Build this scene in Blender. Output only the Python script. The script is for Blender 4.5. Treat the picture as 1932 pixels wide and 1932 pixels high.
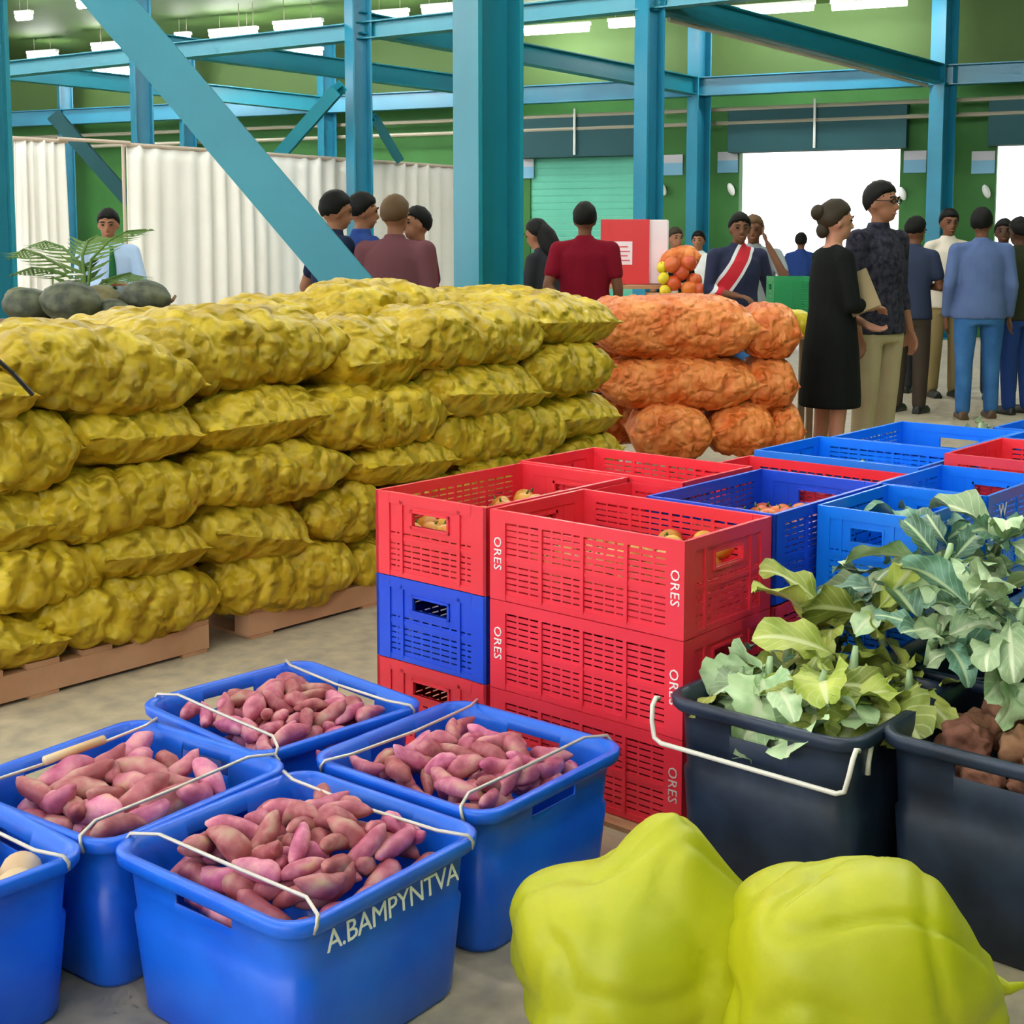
import bpy, bmesh, math, random
from mathutils import Vector, Matrix, noise
random.seed(7)
for o in list(bpy.data.objects): bpy.data.objects.remove(o)
SC = bpy.context.scene
COL = SC.collection
R = math.radians

# ------------------------------------------------------------------ camera
F_PX, PITCH, YAW, CY, HC = 2551.0, .1015, .7133, 726.4, 1.394
FW = Vector((math.cos(YAW), math.sin(YAW), 0)); RT = Vector((math.sin(YAW), -math.cos(YAW), 0)); UP = Vector((0, 0, 1))
FD = FW*math.cos(PITCH)-UP*math.sin(PITCH); UV = UP*math.cos(PITCH)+FW*math.sin(PITCH)
cam = bpy.data.cameras.new('camera'); camo = bpy.data.objects.new('camera', cam); COL.objects.link(camo)
cam.sensor_width = 36; cam.sensor_height = 36; cam.sensor_fit = 'HORIZONTAL'; cam.lens = F_PX/1932*36; cam.shift_y = (CY-966)/1932
cam.clip_start = .05; cam.clip_end = 300
camo.matrix_world = Matrix(((RT.x, UV.x, -FD.x, 0), (RT.y, UV.y, -FD.y, 0), (RT.z, UV.z, -FD.z, HC), (0, 0, 0, 1)))
SC.camera = camo
# ------------------------------------------------------------------ world, exposure
w = bpy.data.worlds.new('sky'); SC.world = w; w.use_nodes = True
bg = w.node_tree.nodes['Background']; bg.inputs[0].default_value = (.93, .97, 1, 1); bg.inputs[1].default_value = 2.6
SC.view_settings.view_transform = 'Standard'; SC.view_settings.look = 'None'; SC.view_settings.gamma = 1
SC.view_settings.use_curve_mapping = False; SC.view_settings.exposure = 0.25
cy_ = SC.cycles; cy_.use_adaptive_sampling = True; cy_.adaptive_threshold = .11; cy_.adaptive_min_samples = 12; cy_.max_bounces = 4; cy_.diffuse_bounces = 3; cy_.glossy_bounces = 2; cy_.transmission_bounces = 2; cy_.caustics_reflective = False; cy_.caustics_refractive = False
LAMP = 72.0     # radiance of the fluorescent tubes under the roof

# ------------------------------------------------------------------ measuring helpers
def ray(x, y): return FD+RT*((x-966)/F_PX)-UV*((y-CY)/F_PX)
EYE = Vector((0, 0, HC))
def Uz(x, y, z): r = ray(x, y); return EYE+r*((z-HC)/r.z)
def Ud(x, y, d): r = ray(x, y); return EYE+r*(d/r.dot(FW))
def Uy(x, y, Y): r = ray(x, y); return EYE+r*(Y/r.y)
def LD(lat, dep, z=0): return RT*lat+FW*dep+Vector((0, 0, z))

# ------------------------------------------------------------------ materials
MATS = {}
def nodes_of(name):
    m = bpy.data.materials.new(name); m.use_nodes = True
    nt = m.node_tree; b = nt.nodes['Principled BSDF']; MATS[name] = m
    return m, nt, b
def N(nt, t, **k):
    n = nt.nodes.new(t)
    for a, v in k.items():
        if a in n.inputs: n.inputs[a].default_value = v
        else: setattr(n, a, v)
    return n
def ramp(nt, fac, stops, interp='LINEAR'):
    r = nt.nodes.new('ShaderNodeValToRGB'); r.color_ramp.interpolation = interp
    e = r.color_ramp.elements
    while len(e) < len(stops): e.new(.5)
    for i, (p, c) in enumerate(stops): e[i].position = p; e[i].color = (*c, 1) if len(c) == 3 else c
    nt.links.new(fac, r.inputs[0]); return r
def bump(nt, b, h, strength=.3, dist=.01):
    n = N(nt, 'ShaderNodeBump', Strength=strength, Distance=dist); nt.links.new(h, n.inputs['Height']); nt.links.new(n.outputs[0], b.inputs['Normal'])
def mat(name, c, rough=.5, c2=None, scale=6, spec=.5, bmp=0, bscale=40, bdist=.004, metal=0, rnd=0, sheen=0, trans=0):
    """colour with an optional second tone in soft noise, fine relief, and per-object variation"""
    m, nt, b = nodes_of(name)
    b.inputs['Roughness'].default_value = rough; b.inputs['Metallic'].default_value = metal
    b.inputs['Specular IOR Level'].default_value = spec
    b.inputs['Base Color'].default_value = (*c, 1)
    tc = N(nt, 'ShaderNodeTexCoord')
    out = None
    if c2:
        no = N(nt, 'ShaderNodeTexNoise', Scale=scale, Detail=4.0); nt.links.new(tc.outputs['Object'], no.inputs['Vector'])
        r = ramp(nt, no.outputs[0], [(.35, c), (.65, c2)]); out = r.outputs[0]
    if rnd:
        oi = N(nt, 'ShaderNodeObjectInfo'); hs = N(nt, 'ShaderNodeHueSaturation')
        mr = N(nt, 'ShaderNodeMapRange'); mr.inputs[3].default_value = 1-rnd; mr.inputs[4].default_value = 1+rnd
        nt.links.new(oi.outputs['Random'], mr.inputs[0]); nt.links.new(mr.outputs[0], hs.inputs['Value'])
        mh = N(nt, 'ShaderNodeMath', operation='MULTIPLY_ADD'); mh.inputs[1].default_value = .03; mh.inputs[2].default_value = .485
        nt.links.new(oi.outputs['Random'], mh.inputs[0]); nt.links.new(mh.outputs[0], hs.inputs['Hue'])
        hs.inputs['Color'].default_value = (*c, 1)
        if out: nt.links.new(out, hs.inputs['Color'])
        out = hs.outputs[0]
    if out: nt.links.new(out, b.inputs['Base Color'])
    if bmp:
        nb = N(nt, 'ShaderNodeTexNoise', Scale=bscale, Detail=3.0); nt.links.new(tc.outputs['Object'], nb.inputs['Vector'])
        bump(nt, b, nb.outputs[0], bmp, bdist)
    if sheen: b.inputs['Sheen Weight'].default_value = sheen
    if trans: b.inputs['Transmission Weight'].default_value = trans
    return m
def emit(name, c, s):
    m, nt, b = nodes_of(name)
    b.inputs['Base Color'].default_value = (*c, 1); b.inputs['Emission Color'].default_value = (*c, 1); b.inputs['Emission Strength'].default_value = s
    return m

mat('teal_paint', (.008, .19, .27), .38, (.008, .215, .29), 2, bmp=.08, bscale=15)
mat('far_blue_paint', (.012, .18, .30), .35, (.014, .21, .33), 2)
mat('green_wall', (.025, .135, .02), .7, (.035, .17, .03), 1.2, bmp=.1)
mat('green_roof', (.045, .098, .016), .7, (.056, .115, .020), .4)
mat('shutter_green', (.10, .50, .36), .55, (.13, .56, .40), 1.5)
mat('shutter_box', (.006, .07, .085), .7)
mat('pipe_metal', (.42, .38, .30), .45, metal=.3)
mat('white_paint', (.8, .8, .78), .5)
mat('curtain_cloth', (.84, .80, .74), .9, (.90, .87, .83), .8, sheen=.1)
mat('rail_wood', (.52, .42, .34), .6)
mat('red_plastic', (.82, .030, .052), .33, (.88, .042, .07), 3, bmp=.06, bscale=60)
mat('blue_plastic', (.010, .065, .66), .34, (.014, .085, .75), 3, bmp=.06, bscale=60)
mat('sky_blue_plastic', (.003, .19, .88), .32, (.004, .23, .92), 3, bmp=.06, bscale=60)
mat('tub_blue', (.008, .145, .80), .34, (.006, .10, .70), 5, bmp=.08, bscale=50)
mat('black_plastic', (.005, .010, .024), .42, (.020, .034, .068), 7, bmp=.15, bscale=30)
mat('wire', (.62, .56, .50), .4, metal=.45)
mat('pale_wire', (.78, .72, .64), .45, metal=.1)
mat('wood', (.47, .24, .12), .75, (.56, .31, .17), 5, bmp=.3, bscale=30)
mat('wood_dark', (.16, .09, .05), .8, (.22, .13, .07), 5, bmp=.3, bscale=30)
mat('lettering_white', (.86, .84, .82), .6)
mat('lettering_worn', (.70, .55, .52), .7)
mat('bag_lime', (.40, .42, .003), .5, (.47, .46, .004), 5, bmp=.25, bscale=14, bdist=.01)
mat('onion_skin', (.72, .47, .22), .45, (.80, .62, .38), 8, rnd=.12)
mat('tomato_red', (.60, .085, .025), .3, (.68, .16, .03), 5, rnd=.15)
mat('tomato_turning', (.66, .38, .05), .32, (.60, .22, .03), 6, rnd=.15)
mat('root_brown', (.17, .07, .035), .9, (.33, .15, .085), 26, bmp=.6, bscale=40, rnd=.15)
mat('melon_grey', (.025, .035, .02), .55, (.12, .13, .075), 16, rnd=.2)
mat('squash_olive', (.08, .075, .025), .6, (.20, .17, .06), 14, rnd=.2)
mat('palm_green', (.06, .13, .015), .6, (.11, .19, .03), 6)
mat('petal_white', (.8, .78, .72), .7)
mat('stall_red', (.62, .03, .035), .5)
mat('stall_pink', (.80, .62, .70), .5, (.82, .76, .76), 1)
mat('sign_blue', (.17, .42, .62), .5)
mat('sign_grey', (.50, .50, .55), .5)
mat('green_cloth', (.02, .30, .10), .45)
mat('yellow_plastic', (.75, .60, .02), .4)
mat('tyre_dark', (.02, .025, .02), .8)
emit('tube_light', (1, .99, .96), LAMP)

def net_mat(name, c, dark, light, vs, bs=1.0, bd=.06):
    """woven net over round produce: cell tone, thin weave and relief"""
    m, nt, b = nodes_of(name); b.inputs['Roughness'].default_value = .42; b.inputs['Specular IOR Level'].default_value = .3
    tc = N(nt, 'ShaderNodeTexCoord'); oi = N(nt, 'ShaderNodeObjectInfo')
    vo = N(nt, 'ShaderNodeTexVoronoi', Scale=vs, feature='SMOOTH_F1'); nt.links.new(tc.outputs['Object'], vo.inputs['Vector'])
    sp = N(nt, 'ShaderNodeSeparateColor'); nt.links.new(vo.outputs['Color'], sp.inputs[0])
    r = ramp(nt, sp.outputs[0], [(.0, dark), (.45, c), (1., light)])
    no = N(nt, 'ShaderNodeTexNoise', Scale=7.0, Detail=3.0); nt.links.new(tc.outputs['Object'], no.inputs['Vector'])
    r2 = ramp(nt, no.outputs[0], [(.3, dark), (.7, light)])
    mx = N(nt, 'ShaderNodeMix', data_type='RGBA'); mx.inputs[0].default_value = .7
    nt.links.new(r.outputs[0], mx.inputs[6]); nt.links.new(r2.outputs[0], mx.inputs[7])
    hs = N(nt, 'ShaderNodeHueSaturation'); mr = N(nt, 'ShaderNodeMapRange'); mr.inputs[3].default_value = .9; mr.inputs[4].default_value = 1.1
    nt.links.new(oi.outputs['Random'], mr.inputs[0]); nt.links.new(mr.outputs[0], hs.inputs['Value']); nt.links.new(mx.outputs[2], hs.inputs['Color'])
    nt.links.new(hs.outputs[0], b.inputs['Base Color'])
    v2 = N(nt, 'ShaderNodeTexVoronoi', Scale=vs*1.0, feature='SMOOTH_F1', Smoothness=.55); n2 = N(nt, 'ShaderNodeTexNoise', Scale=9.0, Detail=2.0)
    mp = N(nt, 'ShaderNodeMix', data_type='RGBA', blend_type='ADD'); mp.inputs[0].default_value = .12     # wobble the cells so that the lumps run on as folds
    nt.links.new(tc.outputs['Object'], n2.inputs['Vector']); nt.links.new(tc.outputs['Object'], mp.inputs[6]); nt.links.new(n2.outputs['Color'], mp.inputs[7]); nt.links.new(mp.outputs[2], v2.inputs['Vector'])
    iv = N(nt, 'ShaderNodeMath', operation='SUBTRACT'); iv.inputs[0].default_value = 1; nt.links.new(v2.outputs['Distance'], iv.inputs[1])
    bump(nt, b, iv.outputs[0], bs, bd)
net_mat('yellow_net', (.56, .365, .008), (.36, .22, .004), (.74, .54, .04), 13)
net_mat('orange_net', (.80, .19, .022), (.56, .085, .010), (.92, .36, .11), 22, .8, .03)
def potato_mat():
    m, nt, b = nodes_of('sweet_potato_skin'); b.inputs['Roughness'].default_value = .5
    tc = N(nt, 'ShaderNodeTexCoord'); oi = N(nt, 'ShaderNodeObjectInfo')
    no = N(nt, 'ShaderNodeTexNoise', Scale=22.0, Detail=5.0); nt.links.new(tc.outputs['Object'], no.inputs['Vector'])
    r = ramp(nt, no.outputs[0], [(.3, (.30, .045, .075)), (.48, (.48, .11, .16)), (.60, (.60, .22, .24)), (.72, (.62, .36, .24))])
    hs = N(nt, 'ShaderNodeHueSaturation'); mr = N(nt, 'ShaderNodeMapRange'); mr.inputs[3].default_value = .75; mr.inputs[4].default_value = 1.3
    nt.links.new(oi.outputs['Random'], mr.inputs[0]); nt.links.new(mr.outputs[0], hs.inputs['Value']); nt.links.new(r.outputs[0], hs.inputs['Color'])
    mh = N(nt, 'ShaderNodeMath', operation='MULTIPLY_ADD'); mh.inputs[1].default_value = -.05; mh.inputs[2].default_value = .52
    nt.links.new(oi.outputs['Random'], mh.inputs[0]); nt.links.new(mh.outputs[0], hs.inputs['Hue'])
    nt.links.new(hs.outputs[0], b.inputs['Base Color']); bump(nt, b, no.outputs[0], .25, .004)
potato_mat()
def leaf_mat(name, blade, blade2, rib):
    m, nt, b = nodes_of(name); b.inputs['Roughness'].default_value = .45
    uv = N(nt, 'ShaderNodeUVMap'); uv.uv_map = 'UVMap'; sx = N(nt, 'ShaderNodeSeparateXYZ'); nt.links.new(uv.outputs[0], sx.inputs[0])
    d = N(nt, 'ShaderNodeMath', operation='SUBTRACT'); d.inputs[1].default_value = .5; nt.links.new(sx.outputs[0], d.inputs[0])
    a = N(nt, 'ShaderNodeMath', operation='ABSOLUTE'); nt.links.new(d.outputs[0], a.inputs[0])
    # side veins: bands of v - .5*|u|
    ma = N(nt, 'ShaderNodeMath', operation='MULTIPLY_ADD'); ma.inputs[1].default_value = -.55; nt.links.new(a.outputs[0], ma.inputs[0]); nt.links.new(sx.outputs[1], ma.inputs[2])
    mm = N(nt, 'ShaderNodeMath', operation='MULTIPLY'); mm.inputs[1].default_value = 8; nt.links.new(ma.outputs[0], mm.inputs[0])
    fr = N(nt, 'ShaderNodeMath', operation='FRACT'); nt.links.new(mm.outputs[0], fr.inputs[0])
    vein = ramp(nt, fr.outputs[0], [(.0, (1, 1, 1)), (.10, (.6, .6, .6)), (.18, (0, 0, 0))])
    mid = ramp(nt, a.outputs[0], [(.035, (1, 1, 1)), (.09, (0, 0, 0))])
    mxm = N(nt, 'ShaderNodeMath', operation='MAXIMUM'); vs = N(nt, 'ShaderNodeMath', operation='MULTIPLY'); vs.inputs[1].default_value = .45
    nt.links.new(vein.outputs[0], vs.inputs[0]); nt.links.new(vs.outputs[0], mxm.inputs[0]); nt.links.new(mid.outputs[0], mxm.inputs[1])
    tc = N(nt, 'ShaderNodeTexCoord'); no = N(nt, 'ShaderNodeTexNoise', Scale=14.0, Detail=3.0); nt.links.new(tc.outputs['Object'], no.inputs['Vector'])
    bl = ramp(nt, no.outputs[0], [(.35, blade), (.65, blade2)])
    oi = N(nt, 'ShaderNodeObjectInfo'); hs = N(nt, 'ShaderNodeHueSaturation'); mr = N(nt, 'ShaderNodeMapRange'); mr.inputs[3].default_value = .65; mr.inputs[4].default_value = 1.35
    nt.links.new(oi.outputs['Random'], mr.inputs[0]); nt.links.new(mr.outputs[0], hs.inputs['Value']); nt.links.new(bl.outputs[0], hs.inputs['Color'])
    mx = N(nt, 'ShaderNodeMix', data_type='RGBA'); nt.links.new(mxm.outputs[0], mx.inputs[0]); nt.links.new(hs.outputs[0], mx.inputs[6]); mx.inputs[7].default_value = (*rib, 1)
    nt.links.new(mx.outputs[2], b.inputs['Base Color'])
leaf_mat('leaf_blue_green', (.06, .16, .09), (.17, .32, .23), (.54, .66, .38))
leaf_mat('leaf_pale', (.27, .42, .20), (.48, .60, .34), (.70, .76, .50))
leaf_mat('leaf_yellow_green', (.26, .34, .045), (.46, .50, .10), (.68, .70, .34))
def floor_mat():
    m, nt, b = nodes_of('concrete_floor'); b.inputs['Roughness'].default_value = .55
    tc = N(nt, 'ShaderNodeTexCoord')
    n1 = N(nt, 'ShaderNodeTexNoise', Scale=1.3, Detail=6.0); n2 = N(nt, 'ShaderNodeTexNoise', Scale=14.0, Detail=6.0)
    for n in (n1, n2): nt.links.new(tc.outputs['Object'], n.inputs['Vector'])
    r1 = ramp(nt, n1.outputs[0], [(.35, (.40, .34, .255)), (.65, (.50, .42, .30))]); r2 = ramp(nt, n2.outputs[0], [(.3, (.72, .72, .75)), (.7, (1.1, 1.08, 1.0))])
    mx = N(nt, 'ShaderNodeMix', data_type='RGBA', blend_type='MULTIPLY'); mx.inputs[0].default_value = 1
    nt.links.new(r1.outputs[0], mx.inputs[6]); nt.links.new(r2.outputs[0], mx.inputs[7]); nt.links.new(mx.outputs[2], b.inputs['Base Color'])
    bump(nt, b, n2.outputs[0], .1, .003)
floor_mat()
def striped_shirt():
    m, nt, b = nodes_of('striped_jersey'); b.inputs['Roughness'].default_value = .8
    tc = N(nt, 'ShaderNodeTexCoord'); sx = N(nt, 'ShaderNodeSeparateXYZ'); nt.links.new(tc.outputs['Object'], sx.inputs[0])
    a = N(nt, 'ShaderNodeMath', operation='MULTIPLY_ADD'); a.inputs[1].default_value = .62; nt.links.new(sx.outputs[2], a.inputs[0]); nt.links.new(sx.outputs[0], a.inputs[2])
    nvy, wh, rd = (.008, .012, .05), (.7, .7, .72), (.55, .01, .025)
    mr = N(nt, 'ShaderNodeMapRange'); mr.inputs[1].default_value = .45; mr.inputs[2].default_value = 1.15; nt.links.new(a.outputs[0], mr.inputs[0])
    r = ramp(nt, mr.outputs[0], [(0, nvy), (.40, wh), (.44, rd), (.60, wh), (.64, nvy)], 'CONSTANT')
    nt.links.new(r.outputs[0], b.inputs['Base Color'])
striped_shirt()
def cloth(name, c, c2=None, sc=25): return mat(name, c, .9, c2, sc, spec=.12, bmp=.2, bscale=12, bdist=.01)
cloth('cloth_black', (.008, .009, .009)); cloth('cloth_dark_print', (.012, .012, .02), (.05, .045, .07), 30)
cloth('cloth_khaki', (.42, .33, .20), (.47, .38, .24), 4); cloth('cloth_navy', (.012, .02, .05)); cloth('cloth_grey_navy', (.03, .04, .075))
cloth('cloth_denim_shirt', (.085, .125, .27), (.10, .15, .31), 5); cloth('cloth_jeans', (.03, .11, .30), (.05, .16, .38), 6)
cloth('cloth_brown', (.055, .04, .03)); cloth('cloth_tan', (.30, .22, .10)); cloth('cloth_cream', (.62, .55, .46)); cloth('cloth_olive', (.03, .035, .018))
cloth('cloth_darkred', (.19, .006, .018)); cloth('cloth_purple', (.15, .055, .065)); cloth('cloth_burgundy', (.12, .012, .025)); cloth('cloth_grey', (.30, .33, .35))
cloth('cloth_lightblue', (.42, .55, .78)); cloth('cloth_green_tie', (.02, .12, .04)); cloth('cloth_charcoal', (.03, .032, .038)); cloth('cloth_white', (.7, .7, .7)); cloth('cloth_royal', (.02, .05, .20))
mat('skin_light', (.48, .22, .14), .55, spec=.25); mat('skin_tan', (.30, .13, .07), .55, spec=.25); mat('skin_brown', (.17, .07, .036), .55, spec=.25); mat('skin_dark', (.08, .034, .02), .55, spec=.25)
mat('hair_black', (.006, .0055, .005), .6, spec=.15); mat('hair_brown', (.035, .024, .014), .6, spec=.2); mat('hair_auburn', (.11, .06, .028), .6, spec=.2); mat('eye_dark', (.01, .008, .006), .2)
mat('leather_brown', (.10, .05, .025), .4); mat('leather_black', (.012, .012, .012), .4); mat('glasses_black', (.01, .01, .01), .25); mat('folder_tan', (.30, .22, .11), .7); mat('lips', (.38, .12, .10), .5)

# ------------------------------------------------------------------ mesh helpers
class MB:
    def __init__(s): s.v = []; s.f = []
    def add(s, vs, fs):
        n = len(s.v); s.v += [tuple(v) for v in vs]; s.f += [tuple(i+n for i in f) for f in fs]; return s
    def box(s, x0, x1, y0, y1, z0, z1, M=None):
        vs = [Vector(p) for p in ((x0, y0, z0), (x1, y0, z0), (x1, y1, z0), (x0, y1, z0), (x0, y0, z1), (x1, y0, z1), (x1, y1, z1), (x0, y1, z1))]
        if M: vs = [M @ v for v in vs]
        return s.add(vs, ((3, 2, 1, 0), (4, 5, 6, 7), (0, 1, 5, 4), (1, 2, 6, 5), (2, 3, 7, 6), (3, 0, 4, 7)))
    def rings(s, rs, cap=True, closed=False):
        n = len(rs[0]); vs = [p for r in rs for p in r]; fs = []
        m = len(rs)
        for i in range(m if closed else m-1):
            a, b = i*n, ((i+1) % m)*n
            for j in range(n): k = (j+1) % n; fs.append((a+j, a+k, b+k, b+j))
        if cap and not closed: fs += [tuple(range(n-1, -1, -1)), tuple((m-1)*n+j for j in range(n))]
        return s.add(vs, fs)
    def tube(s, path, r, n=8, closed=False, cap=True):
        path = [Vector(p) for p in path]; rs = []; m = len(path)
        rr = r if isinstance(r, (list, tuple)) else [r]*m
        prev = None
        for i, p in enumerate(path):
            a = path[(i-1) % m] if (i or closed) else p; b = path[(i+1) % m] if (i < m-1 or closed) else p
            t = (b-a).normalized()
            if prev is None:
                u = t.cross(Vector((0, 0, 1)));
                if u.length < .05: u = t.cross(Vector((1, 0, 0)))
            else: u = prev-t*prev.dot(t)
            u.normalize(); prev = u; v = t.cross(u)
            rs.append([p+(u*math.cos(2*math.pi*j/n)+v*math.sin(2*math.pi*j/n))*rr[i] for j in range(n)])
        return s.rings(rs, cap, closed)
    def ellipsoid(s, c, r, M=None, nu=14, nv=9):
        rs = []; c = Vector(c); vs = []; fs = []
        for i in range(1, nv):
            th = math.pi*i/nv
            for j in range(nu):
                ph = 2*math.pi*j/nu; vs.append(Vector((r[0]*math.sin(th)*math.cos(ph), r[1]*math.sin(th)*math.sin(ph), r[2]*math.cos(th))))
        for i in range(nv-2):
            for j in range(nu): k = (j+1) % nu; fs.append((i*nu+j, (i+1)*nu+j, (i+1)*nu+k, i*nu+k))
        t = len(vs); vs += [Vector((0, 0, r[2])), Vector((0, 0, -r[2]))]
        for j in range(nu): k = (j+1) % nu; fs.append((t, j, k)); fs.append((t+1, (nv-2)*nu+k, (nv-2)*nu+j))
        if M: vs = [M @ v for v in vs]
        return s.add([v+c for v in vs], fs)
    def capsule(s, a, b, ra, rb, n=12):
        a = Vector(a); b = Vector(b); t = (b-a); L = t.length or 1e-4; t.normalize()
        pts = []; rr = []
        for k in range(4): q = math.pi/2*(k/4); pts.append(a-t*ra*math.cos(q)); rr.append(max(ra*math.sin(q), ra*.05))
        pts += [a, b]; rr += [ra, rb]
        for k in range(3, -1, -1): q = math.pi/2*(k/4); pts.append(b+t*rb*math.cos(q)); rr.append(max(rb*math.sin(q), rb*.05))
        return s.tube(pts, rr, n)
    def loft(s, secs, n=20):
        """secs: (x,y,z,rx,ry) horizontal ellipses"""
        return s.rings([[(x+rx*math.cos(2*math.pi*j/n), y+ry*math.sin(2*math.pi*j/n), z) for j in range(n)] for x, y, z, rx, ry in secs])
    def mesh(s, name, m, smooth=True):
        me = bpy.data.meshes.new(name); me.from_pydata(s.v, [], s.f); me.update()
        if m: me.materials.append(MATS[m])
        if smooth: me.shade_smooth()
        return me
    def build(s, name, m, parent=None, smooth=False, bevel=0):
        o = bpy.data.objects.new(name, s.mesh(name, m, smooth)); COL.objects.link(o)
        if parent: o.parent = parent
        if bevel:
            md = o.modifiers.new('bevel', 'BEVEL'); md.width = bevel; md.segments = 2; md.limit_method = 'ANGLE'; md.harden_normals = False
        return o
def link(name, me, parent=None, loc=None, rot=None, scale=None):
    o = bpy.data.objects.new(name, me); COL.objects.link(o)
    if parent: o.parent = parent
    if loc is not None: o.location = loc
    if rot is not None: o.rotation_euler = rot
    if scale is not None: o.scale = scale
    return o
def tag(o, label, cat, group=None, kind=None):
    o['label'] = label; o['category'] = cat
    if group: o['group'] = group
    if kind: o['kind'] = kind
    return o
def thing(name, label, cat, loc=(0, 0, 0), rz=0, group=None):
    o = bpy.data.objects.new(name, None); COL.objects.link(o); o.empty_display_size = .1
    o.location = loc; o.rotation_euler = (0, 0, rz); return tag(o, label, cat, group)
def struct(o): o['kind'] = 'structure'; return o
def text_mesh(body, size, m, extrude=.0006, spacing=1.0):
    cu = bpy.data.curves.new('t', 'FONT'); cu.body = body; cu.size = size; cu.extrude = extrude; cu.align_x = 'CENTER'; cu.align_y = 'CENTER'; cu.space_character = spacing; cu.resolution_u = 2
    o = bpy.data.objects.new('t', cu); COL.objects.link(o)
    dg = bpy.context.evaluated_depsgraph_get(); dg.update()
    me = bpy.data.meshes.new_from_object(o.evaluated_get(dg)); me.materials.clear(); me.materials.append(MATS[m])
    bpy.data.objects.remove(o); return me

# ------------------------------------------------------------------ the hall
A_ = Vector((-.9205, .3907)); B_ = Vector((.3907, .9205)); P0 = Vector((4.95, 22.0))
def bw(t, s, z):            # t along the far wall (to the left), s metres in front of it
    q = P0+A_*t-B_*s; return LD(q.x, q.y, z)
def t_px(x): k = (x-966)/F_PX; return (P0.x-k*P0.y)/(k*A_.y-A_.x)
HANG = math.atan2((RT*B_.x+FW*B_.y).y, (RT*B_.x+FW*B_.y).x)      # world angle of B_
TM = Matrix.Translation(bw(0, 0, 0)) @ Matrix.Rotation(HANG+math.pi/2, 4, 'Z')   # local x = t, y = s
def hall_box(mb, t0, t1, s0, s1, z0, z1): mb.box(t0, t1, s0, s1, z0, z1, TM); return mb
fl = MB(); hall_box(fl, -30, 60, -30, 30, -.2, 0); struct(fl.build('floor', 'concrete_floor'))
EAVE, SLOPE, RIDGE = 5.25, .05, 13.0
def roof_z(s): return EAVE+SLOPE*(s if s < RIDGE else 2*RIDGE-s)
rf = MB()
prof = [(-.6, roof_z(-.6)), (RIDGE, roof_z(RIDGE)), (26.5, roof_z(26.5))]
rf.rings([[TM @ Vector((t, s, z)) for s, z in prof]+[TM @ Vector((t, s, z+.12)) for s, z in reversed(prof)] for t in (-7.2, 34)])
struct(rf.build('ceiling', 'green_roof'))
DT = 2.98
doors = [(t_px(1195), t_px(1000)), (t_px(1690), t_px(1390)), (t_px(2180), t_px(1870))]      # (t right, t left)
ops = sorted(doors); wl = MB(); a = -7.2
for t0, t1 in ops: hall_box(wl, a, t0, -.25, 0, 0, DT); a = t1
hall_box(wl, a, 34, -.25, 0, 0, DT); hall_box(wl, -7.2, 34, -.25, 0, DT, 4.0)
struct(wl.build('wall_far', 'green_wall'))
wu = MB(); hall_box(wu, -7.2, 34, -.25, 0, 4.0, EAVE); struct(wu.build('wall_far_upper', 'green_roof'))
wr = MB(); hall_box(wr, -7.2, -7, -.25, 27, 0, EAVE); struct(wr.build('wall_right_shade', 'green_wall'))  # unseen wall drawn close in to darken the crate faces turned to it
wb = MB(); hall_box(wb, -7, -5.2, 26.3, 26.5, 0, EAVE); struct(wb.build('wall_back_shade', 'green_wall'))  # unseen stub added at the right rear to hold back outside light
# closed shutter (corrugated slats) in the first opening
t0, t1 = doors[0]
sh = thing('door', 'closed light green roller shutter beside the slim columns', 'door', bw((t0+t1)/2, -.06, 0)); sh.name = 'door_1'; sh['kind'] = 'structure'
sh.rotation_euler = (0, 0, HANG+math.pi/2)
sl = MB(); sl.box(-(t1-t0)/2, (t1-t0)/2, -.02, .012, 0, .119); sl.box(-(t1-t0)/2, (t1-t0)/2, .012, .02, .012, .108); slm = sl.mesh('shutter_slat', 'shutter_green', False)
for k in range(25): link('slat', slm, sh, (0, 0, k*.12+.003))
for k, (t0, t1) in enumerate(doors):
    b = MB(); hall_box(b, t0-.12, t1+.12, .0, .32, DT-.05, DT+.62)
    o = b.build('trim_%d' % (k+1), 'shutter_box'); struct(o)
    c = MB(); tm = (t0+t1)/2; p = [bw(tm, .36, DT+.75), bw(tm, .36, DT-.02)]; c.tube(p, .022, 8); tag(c.build('conduit', 'white_paint'), ['white conduit dropping to the closed green shutter', 'white conduit above the widest open doorway', 'white conduit above the doorway at the right edge'][k], 'conduit')
g = MB()
for z in (3.62, 3.40):
    mb = MB(); mb.tube([bw(t, .30, z) for t in (-6.8, 0, 10, 20, 30)], .035, 8)
    tag(mb.build('wall_pipe', 'pipe_metal'), 'upper grey pipe running along the far wall' if z > 3.5 else 'lower grey pipe running along the far wall', 'pipe')
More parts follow.
